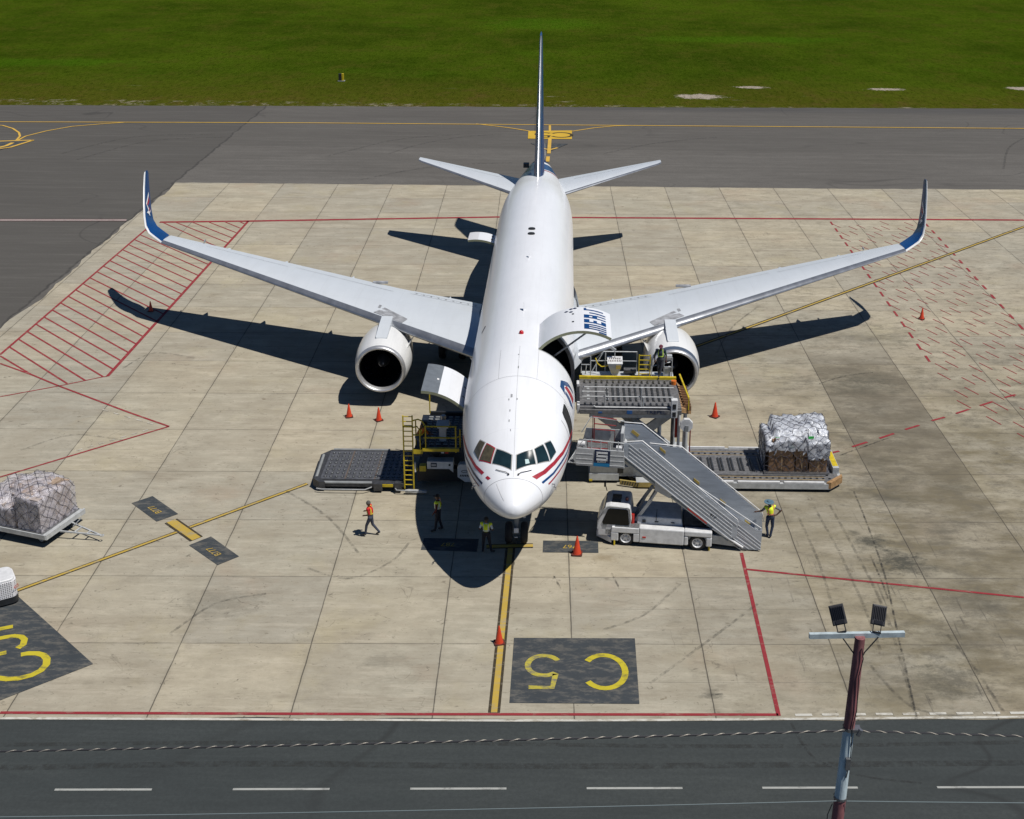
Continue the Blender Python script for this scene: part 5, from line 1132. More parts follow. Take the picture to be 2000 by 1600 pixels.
rail('yellow_handrail',EY,[[(-4.45,9.08,3.42),(-2.95,9.08,3.42)],[(-4.5,9.08,2.85),(-2.95,9.08,2.85)],[(-4.4,9.08,2.2),(-4.4,9.08,3.42)],[(-3.0,9.08,2.1),(-3.0,9.08,3.42)],[(-2.82,9.3,2.1),(-2.82,9.3,3.2)],
  [(-5.0,9.2,3.65),(-4.75,9.2,3.72),(-4.55,9.15,3.65),(-4.4,9.1,3.42)],[(-5.0,9.2,3.3),(-4.8,9.2,3.35),(-4.68,9.15,3.2),(-4.65,9.1,2.1)],[(-4.9,9.5,2.2),(-4.9,9.5,3.5)],[(-5.0,9.25,2.9),(-4.65,9.25,2.9)],[(-2.82,9.3,2.85),(-3.0,9.08,2.85)]],.034,LL)
b=MB(); b.bb(-3.85,-3.52,9.9,10.1,2.25,3.0); b.hexa([(-3.9,9.85,2.95),(-3.45,9.85,2.95),(-3.35,10.25,3.0),(-4.0,10.25,3.0)],[(-4.0,9.85,3.1),(-3.35,9.85,3.1),(-3.4,10.3,3.22),(-3.95,10.3,3.22)]); b.build('control_console',EW,LL,bevel=.02)
b=MB(); b.cyl((-3.7,10.5,3.1),(-3.7,10.5,3.35),.12,n=12); b.cyl((-3.7,10.3,2.3),(-3.7,10.5,3.1),.03,n=6); b.build('work_lamp',M_STEEL,LL,smooth=True)
b=MB(); b.bb(-4.9,-2.75,9.6,13,.35,1.0); b.build('chassis',EB,LL)
for y in(9.8,12.6): b=MB(); b.bar((-4.7,y,.9),(-3.0,y,2.05),.12,.2); b.build('scissor_arm',EB,LL); b=MB(); b.bar((-3.0,y+.14,.9),(-4.7,y+.14,2.05),.12,.2); b.build('scissor_arm',EB,LL)
b=MB(); b.bb(-4.38,-3.15,9.2,9.7,1.18,1.56); b.prism([(-3.35,1.18),(-3.15,1.18),(-3.15,1.0)],9.2,9.3,'y'); CBX=b.build('white_cabinet',EW,LL,bevel=.015)
b=MB(); b.bb(-4.2,-3.92,9.185,9.2,1.28,1.5); b.build('cabinet_label',EIN,CBX); b=MB(); b.bb(-4.17,-3.95,9.18,9.186,1.34,1.44); b.build('label_print',EG,CBX); b=MB(); b.cyl((-3.32,9.2,1.4),(-3.32,9.18,1.4),.05,n=10); b.build('cabinet_hole',EB,CBX)
b=MB(); b.prism([(-2.95,1.3),(-2.85,1.45),(-2.3,1.45),(-2.3,.55),(-2.6,.55),(-2.95,.8)],9.15,9.5,'y'); NW=b.build('white_fender',EW,LL,bevel=.01)
b=MB()
for k in range(6): b.add([(-2.85+k*.08,9.145,.83),(-2.80+k*.08,9.145,.83),(-2.77+k*.08,9.145,.93),(-2.82+k*.08,9.145,.93)],[(0,1,2,3)])
b.tube([(-2.62+.14*math.cos(a*.4),9.142,1.1+.06*math.sin(a*.4)) for a in range(16)],.012,4); b.build('maker_mark',EB,NW)
b=MB(); b.bb(-4.75,-4.45,9.3,9.6,1.0,1.28); b.bb(-5.0,-4.85,9.3,9.5,1.0,1.15); each(b,'yellow_bracket',EY,LL)
b=MB(); b.cyl((-4.95,9.25,1.0),(-4.95,9.25,1.5),.05,n=8); b.build('white_strut',EW,LL)
b=MB(); b.cyl((-4.6,12.9,2.4),(-4.6,12.9,4.25),.03,n=6); b.cyl((-4.6,12.9,3.7),(-3.3,12.9,3.7),.03,n=6); b.build('far_handrail',EY,LL)
# ---- air stairs truck
AO=Vector((3.5,4.52,0)); AR=R(-6.5)
AS=thing('passenger_stairs_truck','white mobile boarding stairs truck with a covered cab parked right of the nose','stairs truck',tuple(AO),AR); WO[AS.name]=(0,0,0)
S0,S1=.25,2.15       # stair width across
sl_=math.tan(R(32.5))
# chassis
b=MB(); b.bb(.35,4.95,.12,2.35,.42,.70); b.build('chassis',EG,AS,bevel=.02)
b=MB(); b.bb(1.85,3.8,-.02,.36,.20,.92); b.bb(1.85,3.8,1.95,2.4,.2,.92); each(b,'side_locker',EW,AS,bevel=.05)
b=MB(); b.hexa([(.62,-.02,.62),(1.85,-.02,.62),(1.85,.42,.62),(.62,.42,.62)],[(.66,-.02,.88),(1.85,-.02,.88),(1.85,.42,.88),(.66,.42,.88)]); b.bb(.62,.95,-.02,.36,.22,.62); b.bb(1.6,1.85,-.02,.36,.22,.62); b.build('front_fender',EW,AS,bevel=.03)
b=MB(); b.bb(.8,1.84,.02,.42,.88,.90); b.build('step_tread',EST,AS)
b=MB(); b.bb(3.8,5.0,-.02,.42,.66,.92); b.bb(4.75,5.0,-.02,.4,.22,.66); b.bb(3.8,3.98,-.02,.4,.22,.66); b.build('rear_fender',EW,AS,bevel=.05)
b=MB(); b.hexa([(1.7,.42,.7),(3.75,.42,.7),(3.75,1.9,.7),(1.7,1.9,.7)],[(1.75,.5,1.22),(3.65,.5,1.22),(3.6,1.85,1.3),(1.85,1.85,1.3)]); HD=b.build('engine_hood',EW,AS,bevel=.04)
b=MB(); b.bb(1.95,2.1,.44,.46,.95,1.08); b.bb(2.5,2.66,.44,.46,1.0,1.04); b.bb(3.2,3.36,.44,.46,1.0,1.04); each(b,'hood_handle',EB,HD)
b=MB(); b.bb(3.75,5.0,.5,1.9,.7,.95); b.build('rear_locker',EDK,AS); 
b=MB(); b.bb(2.55,2.57,.45,1.9,1.0,1.26); b.build('hood_gap',EB,HD)
for x in(1.27,4.38):
    for y in(.14,2.2): wheel(AS,x,y,.36,.36,.26,rimm=EW)
b=MB(); b.bb(2.0,2.15,-.035,-.02,.45,.52); b.build('red_reflector',ERD,AS)
b=MB(); b.cyl((4.9,.1,.0),(4.9,.1,.3),.04,n=8); b.cyl((.78,-.0,.0),(.78,-.0,.25),.04,n=8); each(b,'stabiliser',EY,AS)
b=MB(); b.prism([(5.0,.2),(7.05,.05),(7.05,.12),(6.2,.55),(5.0,.62)],.35,2.1,'y'); b.build('rear_frame',EG,AS,bevel=.02)
# cab
cabp=[(0.02,.35),(.0,1.0),(.1,1.3),(.36,1.76),(.55,1.84),(1.35,1.84),(1.42,1.75),(1.5,1.2),(1.42,.8),(.75,.8),(.6,.35)]
b=MB(); b.prism(cabp,.12,1.62,'y'); CB=b.build('cab',EW,AS,bevel=.05)
b=MB(); b.prism([(.22,1.02),(.46,1.64),(.56,1.70),(1.26,1.70),(1.34,1.64),(1.40,1.0),(1.34,.93),(.28,.93)],.095,.135,'y'); b.build('side_window',EGL,CB,bevel=.004)
b=MB(); b.hexa([(-.015,.25,1.0),(-.015,1.5,1.0),(.06,1.5,1.0),(.06,.25,1.0)],[(.31,.25,1.72),(.31,1.5,1.72),(.37,1.5,1.72),(.37,.25,1.72)]); b.build('windscreen',EGL,CB)
b=MB(); b.bb(.6,1.0,.45,1.2,1.835,1.86); b.build('roof_window',EGL,CB,bevel=.03)
b=MB(); b.cyl((1.25,.7,1.84),(1.25,.7,1.99),.075,n=12); b.build('cab_beacon',mat('beacon_dark_red',(.16,.02,.015),.2,coat=.6),CB,smooth=True)
rail('cab_grab_rail',EG,[[(.02,.1,.7),(.05,.09,1.1),(.3,.09,1.62),(.42,.09,1.78),(.55,.09,1.82),(1.3,.09,1.82),(1.42,.09,1.72),(1.47,.09,1.2),(1.38,.09,.75)]],.03,CB)
b=MB(); b.cyl((.3,1.55,1.8),(.22,1.6,2.05),.02,n=6); b.box((.2,1.62,2.1),(.08,.14,.22)); b.build('mirror',EB,CB)
b=MB(); b.bb(.25,.42,.105,.12,.78,.94); b.build('cab_label',M_GREY,CB); b=MB(); b.bb(.95,1.12,.105,.12,.98,1.04); b.build('door_handle',EB,CB)
b=MB(); b.hexa([(-.05,.5,.1),(.65,-.02,.1),(.65,.1,.1),(.05,.6,.1)],[(-.05,.5,.36),(.65,-.02,.36),(.65,.1,.36),(.05,.6,.36)]); b.bb(-.05,.05,.5,2.3,.1,.36); b.build('front_bumper',EW,AS,bevel=.02)
b=MB(); b.bb(.3,.55,.2,.4,.36,.44); b.build('orange_marker_lamp',EO,AS)
b=MB(); b.cyl((1.52,.45,.9),(1.52,.45,1.35),.09,n=12); b.build('fire_extinguisher',ERD,AS,smooth=True)
# lift struts
for y in(.6,1.9):
    b=MB(); b.bar((1.65,y,.95),(2.3,y,2.0),.10,.14); b.cyl((2.3,y,2.0),(2.75,y,2.8),.05,n=10); b.build('lift_strut',EG,AS)
b=MB(); b.bar((1.8,.75,1.0),(2.55,.75,2.6),.07); b.build('support_link',M_GREY,AS); b=MB(); b.bar((1.6,.95,1.0),(2.2,.95,2.3),.06,.1); b.build('support_link',M_GREY,AS)
SL=.78
def zst(x): return 4.10-(x-1.12)*SL
sa=math.atan(SL)
def ribs(b,x0,x1,y,hs):
    for h in hs: b.bar((x0,y,zst(x0)+h),(x1,y,zst(x1)+h),.018,.022)
# upper flight, near side: outer face with pressed ribs
b=MB(); b.prism([(1.06,zst(1.06)+.08),(5.75,zst(5.75)+.08),(6.05,zst(6.05)+.42),(6.1,zst(6.1)+1.2),(1.85,4.88),(1.06,4.80)],S0-.06,S0,'y'); UN=b.build('upper_side_panel',EA,AS,bevel=.008)
b=MB(); ribs(b,1.3,5.85,S0-.066,(.28,.46,.64,.82)); ribs(b,1.75,6.05,S0-.066,(1.0,)); b.build('panel_ribs',EW,UN)
b=MB(); b.bar((1.06,S0-.07,zst(1.06)+.07),(5.78,S0-.07,zst(5.78)+.07),.03,.04); b.build('panel_lip',EW,UN)
b=MB(); b.prism([(.95,zst(.95)-.20),(3.6,zst(3.6)-.20),(3.6,zst(3.6)+.90),(2.8,3.95),(1.72,4.80),(.95,4.82)],S1,S1+.05,'y'); FN=b.build('upper_far_panel',EA,AS)
b=MB(); b.prism([(1.25,4.45),(1.55,4.22),(1.63,4.34),(1.33,4.57)],S1-.015,S1,'y'); b.build('yellow_label',ELB,FN)
# lower flight, nested inside the upper one
b=MB(); b.prism([(2.4,zst(2.4)+.02),(6.45,.06),(7.12,.06),(7.14,1.04),(6.9,1.02),(2.4,zst(2.4)+1.0)],S0+.05,S0+.10,'y'); LN=b.build('lower_side_panel',EA,AS)
b=MB()
for k in range(6): h=.1+k*.17; b.bar((5.4,S0+.045,zst(5.4)+h+.05),(7.12 if k>1 else 6.6+k*.25,S0+.045,max(.1,zst(7.12 if k>1 else 6.6+k*.25)+h+.05)),.018,.022)
b.build('panel_ribs',EW,LN)
b=MB(); b.prism([(2.1,zst(2.1)-.1),(6.5,.06),(7.25,.06),(7.2,.88),(3.5,3.86),(2.12,3.93)],S1-.10,S1-.05,'y'); LF=b.build('lower_far_panel',EA,AS)
b=MB()
for x,h in((2.55,.75),(4.1,.55),(5.3,.55),(6.45,.50)): b.prism([(x,zst(x)+h),(x+.26,zst(x+.26)+h),(x+.26,zst(x+.26)+h+.13),(x,zst(x)+h+.13)],S1-.118,S1-.10,'y')
each(b,'yellow_label',ELB,LF)
b=MB()
for k in range(20):
    x=1.12+k*.27; z=zst(x)
    if z>.05: b.bb(x,x+.28,S0+.02,S1-.02,z-.05,z)
b.build('stair_treads',EST,AS).__setitem__('kind','stuff')
b=MB(); b.prism([(1.0,zst(1.0)-.09),(6.3,zst(6.3)-.09),(6.3,zst(6.3)-.05),(1.0,zst(1.0)-.05)],S0+.03,S1-.03,'y'); b.build('stair_sun_block',EG,AS)  # added sheet below the treads, blocks sun stripes on the hood
for y in(S0+.15,S1-.2):
    b=MB(); b.prism([(1.0,zst(1.0)-.36),(6.1,zst(6.1)-.2 if zst(6.1)>.3 else .04),(6.3,.1),(1.0,zst(1.0)-.12)],y,y+.09,'y'); b.build('stringer',EG,AS)
b=MB(); b.bar((1.1,S0+.05,zst(1.1)-.1),(5.7,S0+.05,zst(5.7)-.1),.05,.05); b.build('guide_rail',mat('blue_grey_rail',(.14,.19,.25),.5,.2),AS)
b=MB(); b.cyl((5.0,S0-.02,zst(5.0)-.05),(6.35,S0-.02,.18),.05,n=10); b.build('foot_ram',EW,AS,smooth=True)
b=MB(); b.prism([(3.9,zst(3.9)+.02),(4.75,zst(4.75)+.02),(4.75,zst(4.75)-.05),(3.9,zst(3.9)-.05)],S0-.085,S0-.06,'y'); b.build('red_reflector_strip',ERD,AS)
b=MB(); b.prism([(2.45,zst(2.45)+.1),(3.25,zst(3.25)+.1),(3.1,zst(3.1)-.25),(2.45,zst(2.45)-.42)],S0,S1,'y'); b.build('strut_bracket',EG,AS)
rail('stair_handrail',EW,[[(1.06,S0-.03,4.86),(1.86,S0-.03,4.96),(6.05,S0-.03,zst(6.05)+1.27),(6.12,S0-.03,zst(6.1)+1.1)],[(3.2,S0+.07,zst(3.2)+1.32),(3.9,S0+.07,zst(3.9)+1.32),(4.0,S0+.07,zst(4.0)+1.1)],
  [(.95,S1+.02,4.90),(1.74,S1+.02,4.88),(2.9,S1+.02,3.98)],[(2.1,S1-.07,4.0),(3.5,S1-.07,3.93),(7.2,S1-.07,.96),(7.28,S1-.07,.5)],[(2.4,S0+.07,zst(2.4)+1.05),(7.1,S0+.07,1.12)]],.022,AS)
text_mesh('417',.2,Matrix.Translation((5.0,S0-.075,zst(5.0)+.55))@Matrix.Rotation(sa,4,'Y')@Matrix.Rotation(R(90),4,'X'),'number_lettering',EB,AS)
# top platform
PZ=3.95; P0,P1=.0,2.25
b=MB(); b.prism([(-.9,P0+.05),(1.1,P0+.05),(1.1,P1),(-.75,P1)],PZ-.1,PZ,'z'); PT=b.build('top_platform',EST,AS)
b=MB(); b.prism([(-1.09,PZ+.15),(-.95,PZ-.2),(1.15,PZ-.22),(1.1,PZ+.58),(-.92,PZ+.62)],P0-.04,P0+.02,'y'); NP=b.build('near_platform_panel',EG,AS,bevel=.008)
b=MB()
for z in(PZ+.36,PZ+.12,PZ-.10): b.bar((-.95,P0-.045,z),(-.22,P0-.045,z),.014,.018); b.bar((.50,P0-.045,z-.02),(1.1,P0-.045,z-.02),.014,.018)
b.build('panel_ribs',EW,NP)
b=MB(); b.prism([(-.20,PZ-.17),(.50,PZ-.20),(.52,PZ+.55),(-.14,PZ+.59)],P0-.06,P0-.04,'y'); LG=b.build('operator_sign',EIN,AS)
b=MB(); b.bb(-.19,.50,P0-.066,P0-.058,PZ-.18,PZ-.03); b.build('sign_cyan_band',ECY,LG)
b=MB(); x0,x1=-.07,.41; w_=.085; y=P0-.064
def sb(a,c,d,e): b.bb(a,c,y-.004,y+.004,d,e)
T_=PZ+.50; B_=PZ+.10; Mi=(T_+B_)/2
sb(x0,x1,T_-w_,T_); sb(x0,x1,Mi-w_/2,Mi+w_/2); sb(x0,x1,B_,B_+w_); sb(x0,x0+.06,Mi,T_-.02); sb(x1-.06,x1,B_+.02,Mi); b.build('sign_letter_s',mat('sign_white',(.75,.77,.78),.4),LG)
text_mesh('SUMMIT',.085,Matrix.Translation((.16,P0-.068,PZ+.03))@Matrix.Rotation(R(90),4,'X')@Matrix.Diagonal((1.25,1,1,1)),'sign_lettering',EW,LG)
b=MB(); b.prism([(-.9,PZ-.1),(1.0,PZ-.1),(1.0,PZ+.52),(-.75,PZ+.52)],P1,P1+.04,'y'); b.build('far_platform_panel',EG,AS)
rail('platform_handrail',EG,[[(-.92,P0,PZ+.62),(-.62,P0,PZ+1.02),(1.1,P0,PZ+.94)]]+[[(x,P0,PZ+.6),(x,P0,PZ+1.0)] for x in(-.3,.1,.5,.85)],.024,AS)
rail('platform_handrail',EG,[[(-.95,P1,PZ+.3),(-.55,P1,PZ+1.06),(.95,P1,PZ+.95)]],.024,AS)
rail('red_barrier',ER,[[(-.45,P1-.1,PZ+.1),(-.45,P1-.1,PZ+1.15),(.6,P1-.1,PZ+1.05),(.6,P1-.1,PZ+.75),(-.4,P1-.1,PZ+.8)],[(-.38,P1-.15,PZ),(-.38,P1-.15,PZ+1.1)],[(-.5,P0+.4,PZ),(-.5,P0+.4,PZ+.75),(.35,P0+.4,PZ+.72),(.37,P0+.4,PZ+.45),(-.45,P0+.4,PZ+.42)],[(.55,P1-.3,PZ+.02),(.55,P1-.3,PZ+.6),(-.3,P1-.3,PZ+.62)],[(-.45,P0+.15,PZ+.05),(-.45,P0+.15,PZ+.55),(.4,P0+.15,PZ+.5)]],.028,AS)
b=MB(); b.hexa([(-1.15,P0+.0,PZ-.18),(-.95,P0+.0,PZ-.18),(-.85,P1,PZ-.18),(-1.05,P1,PZ-.18)],[(-1.15,P0+.0,PZ-.02),(-.95,P0+.0,PZ-.02),(-.85,P1,PZ-.02),(-1.05,P1,PZ-.02)]); b.build('platform_bumper',mat('bumper_rubber',(.10,.10,.105),.8),AS)
b=MB()
for k in range(5): b.cyl((-1.3+k*.07,P0-.05,PZ-.1),(-1.0+k*.05,P0+.9,PZ+.12),.022,n=6)
b.build('folding_bellows',EG,AS).__setitem__('kind','stuff')
b=MB(); b.cyl((-1.0,P0+1.2,PZ+.25),(-.68,P0+1.2,PZ+.25),.12,n=14); b.build('white_buffer',EW,AS,smooth=True)
b=MB(); b.bb(.85,.98,S1-.75,S1+.1,PZ,PZ+.75); b.build('inner_cabinet',EG,AS); b=MB(); b.bb(.75,1.0,P0+.1,P0+.35,PZ+.5,PZ+.66); b.build('control_box',EW,AS)
# ---- traffic cones
CR_=mat('cone_orange_plastic',(.62,.055,.015),.5,0,.15,6); CB_=mat('cone_base_rubber',(.10,.018,.012),.7)
def make_cone():
    t=thing('traffic_cone','','traffic cone',(0,0,0),0,'orange traffic cones around the aircraft'); WO[t.name]=(0,0,0)
    b=MB(); b.lathe([(.03,.165),(.06,.15),(.72,.03),(.735,.022),(.735,.0)],(0,0,0),(0,0,1),20); b.build('cone_body',CR_,t,smooth=True,split=50)
    b=MB(); b.prism(rrect(.2,.2,.05,3),.0,.035,'z'); b.build('cone_base',CB_,t); return t
c0=make_cone()
CL=[((295,610),.93,'cone standing in the shadow of the winglet beside the red hatching'),((682,816),1.,'left one of the two cones below the engine on the ladder side'),((740,823),1.,'right one of the two cones below the engine on the ladder side'),((1396,816),1.12,'lone cone behind the wrapped pallet and the right engine'),((1800,625),1.,'lone cone among the dashed red hatching at far right'),((1127,1084),1.15,'cone next to the dark 767 panel by the nose wheel'),((975,1258),1.,'cone standing on the yellow lead in line above the C5 panel')]
for i,((px,py),sc,lb) in enumerate(CL):
    c=c0 if i==0 else copy_tree(c0); p=G(px,py-2); c.location=(p.x,p.y,.012); c.scale=(sc,sc,sc); c.rotation_euler=(0,0,.3*i); c['label']=lb
# ---- lighting pole and cables
PW=mat('pole_maroon_paint',(.27,.105,.11),.75,0,.5,3,bump=.2,bscale=6,stretch=(2,2,.5)); PWB=mat('pole_pale_blue_paint',(.58,.69,.73),.7,0,.3,3,stretch=(3,3,.4),bump=.4,bscale=6)
tp=CC+(CF+CR*((1680-CAM['px'])/CAM['f'])-CU*((1245-CAM['py'])/CAM['f']))*29.0
d2=(CF+CR*((1637-CAM['px'])/CAM['f'])-CU*((1590-CAM['py'])/CAM['f'])); 
# foot: keep the pole nearly upright
lp_=CC+d2*27.2; ax=(lp_-tp); Yf=tp.y-.12; q_=CC+d2*((Yf-CC.y)/d2.y); ft=tp+(q_-tp)*(tp.z/(tp.z-q_.z))
PO=thing('light_pole','painted maroon and pale blue timber pole with two floodlights on a crossarm','light pole',(ft.x,ft.y,0))
def onp(z): u=1-z/tp.z; return tp+(ft-tp)*u
def prad(z): return .115+.07*(1-z/tp.z)
def zpix(py):   # height on the pole seen at picture row py
    lo,hi=0.,tp.z
    for _ in range(40):
        m_=(lo+hi)/2; q=onp(m_)-CC; r_=CAM['py']-CAM['f']*(q@CU)/(q@CF)
        if r_>py: lo=m_
        else: hi=m_
    return (lo+hi)/2
zz=[tp.z,zpix(1421),zpix(1556),0]
for i,m_ in enumerate((PW,PWB,PW)):
    b=MB(); n=8 if i!=2 else 14
    for k in range(n):
        za=zz[i]+(zz[i+1]-zz[i])*k/n; zb=zz[i]+(zz[i+1]-zz[i])*(k+1)/n; b.cyl(onp(za),onp(zb),prad(za),prad(zb),14,cap=(k==0))
    b.build('pole_section',m_,PO,smooth=True)
PC=mat('galvanised_arm',(.56,.65,.68),.5,.2,.3,5)
ca=tp+Vector((-.02,0,-.02)); b=MB(); b.bar(ca+Vector((-1.12,.02,.03)),ca+Vector((1.05,.16,.02)),.09,.12); XA=b.build('crossarm',PC,PO)
b=MB(); b.tube([tp+Vector((-.38,.05,-.05)),tp+Vector((-.1,-.05,-.42)),tp+Vector((-.02,-.1,-.6))],.016,5); b.tube([tp+Vector((.42,.05,-.02)),tp+Vector((.12,-.05,-.35)),tp+Vector((.03,-.1,-.5))],.016,5)
b.tube([onp(zz[0]-.2)+Vector((.03,-.13,0))]+[onp(zz[0]-k*.45)+Vector((.06+.03*math.sin(k*2.1),-.15,0)) for k in range(1,9)],.012,5)
b.tube([onp(zz[2]-.1)+Vector((-.2,-.12,0)),onp(zz[2]-.4)+Vector((-.28,-.12,0)),onp(zz[2]-1.4)+Vector((-.26,-.1,0)),onp(2)+Vector((-.2,-.1,0))],.012,5); b.build('supply_wire',EB,PO)
FM=mat('floodlight_housing',(.045,.045,.05),.5,.2,.3,10); FGL=mat('floodlight_fins',(.02,.02,.024),.35,.2)
for x,tilt,yaw in((-.40,-14,0),(.38,12,0)):
    o_=tp+Vector((x,.09,.10)); Mr=Matrix.Translation(o_)@Matrix.Rotation(R(tilt),4,'Y')@Matrix.Rotation(R(-32),4,'X')
    b=MB(); b.box((0,.0,.36),(.30,.09,.42),M=Mr); b.box((0,.0,.36),(.33,.05,.45),M=Mr); FL=b.build('floodlight',FM,PO,bevel=.008)
    b=MB()
    for k in range(7): b.box((-.12+k*.04,-.055,.40),(.012,.03,.28),M=Mr)
    b.box((0,-.05,.20),(.2,.02,.07),M=Mr); b.build('cooling_fins',FGL,FL).__setitem__('kind','stuff')
    b=MB(); b.bar(Mr@Vector((-.09,0,-.02)),Mr@Vector((-.09,0,.2)),.02); b.bar(Mr@Vector((.09,0,-.02)),Mr@Vector((.09,0,.2)),.02); b.bar(Mr@Vector((-.1,0,-.02)),Mr@Vector((.1,0,-.02)),.03); b.build('bracket',EB,FL)
b=MB(); b.box(onp(zz[1])+Vector((.1,-.05,0)),(.30,.2,.08)); b.cyl(onp(zz[1])+Vector((.18,-.15,-.1)),onp(zz[1])+Vector((.24,-.15,.06)),.05,n=8); b.lathe([(0,prad(zz[1])+.02),(.06,prad(zz[1])+.02)],onp(zz[1]-.03),(0,0,1),14); b.lathe([(0,prad(zz[2])+.02),(.06,prad(zz[2])+.02)],onp(zz[2]-.03),(0,0,1),14); b.box(onp(zz[1]-.85)+Vector((.03,-.17,0)),(.1,.08,.3)); each(b,'pole_clamp',M_STEEL,PO)
def onplane(px,py,Y):
    d=CF+CR*((px-CAM['px'])/CAM['f'])-CU*((py-CAM['py'])/CAM['f']); return CC+d*((Y-CC.y)/d.y)
def cable(name,label,a,c,zsag,r,m,twist=0):
    n=60; pts=[]
    for i in range(n+1):
        u=i/n; p=a*(1-u)+c*u; p.z-=zsag*4*u*(1-u); pts.append(p)
    b=MB(); b.tube(pts,r,5)
    if twist:
        q=[]
        NT_=min(2600,int((c-a).length*26))
        for i in range(NT_):
            u=i/(NT_-1); p=a*(1-u)+c*u; p.z-=zsag*4*u*(1-u); ph=i*.62; q.append(p+Vector((0,math.cos(ph),math.sin(ph)))*r*.9)
        b2=MB(); b2.tube(q,r*.55,4)
    o=b.build(name,m); tag(o,label,'cable')
    if twist: b2.build('bare_neutral_wire',mat('bare_wire',(.30,.28,.24),.5,.5),o)
    return o
KB=mat('cable_insulation',(.03,.03,.035),.6); KL=mat('weathered_cable',(.16,.2,.21),.6)
py_=tp.y-.1
def ext(p,q,k): return q+(q-p)*k
A=onp(zz[1])+Vector((-.12,-.12,0)); L0=onplane(0,1461,py_); cable('overhead_cable','twisted overhead cable running left from the upper pole clamp',A,A+(L0-A)*1.7,.10,.022,KB,1)
A=onp(zz[1])+Vector((.2,-.12,0)); L0=onplane(2000,1438,py_); cable('overhead_cable','twisted overhead cable running right from the upper pole clamp',A,A+(L0-A)*2.6,-.0,.022,KB,1)
A=onp(zz[2])+Vector((-.12,-.15,0)); L0=onplane(0,1588,py_-.05); cable('overhead_cable','thin overhead wire running left from the lower pole clamp',A,A+(L0-A)*1.7,.12,.011,KL)
A=onp(zz[2])+Vector((.12,-.15,0)); L0=onplane(2000,1567,py_-.05); cable('overhead_cable','thin overhead wire running right from the lower pole clamp',A,A+(L0-A)*2.6,.02,.011,KL)
# ---- taxiway marker in the grass
mk=G(667,158); MK=thing('taxiway_marker','small black and yellow marker box standing in the grass field','marker',(mk.x,mk.y,-.05))
b=MB(); b.bb(mk.x-.35,mk.x+.05,mk.y-.2,mk.y+.2,.05,.95); b.build('black_face',EB,MK,bevel=.03); b=MB(); b.bb(mk.x+.05,mk.x+.32,mk.y-.2,mk.y+.2,.05,.98); b.build('yellow_face',EY,MK,bevel=.03)
b=MB(); b.bb(mk.x-.45,mk.x+.45,mk.y-.35,mk.y+.35,-.05,.05); b.build('marker_base',M_GREY,MK)
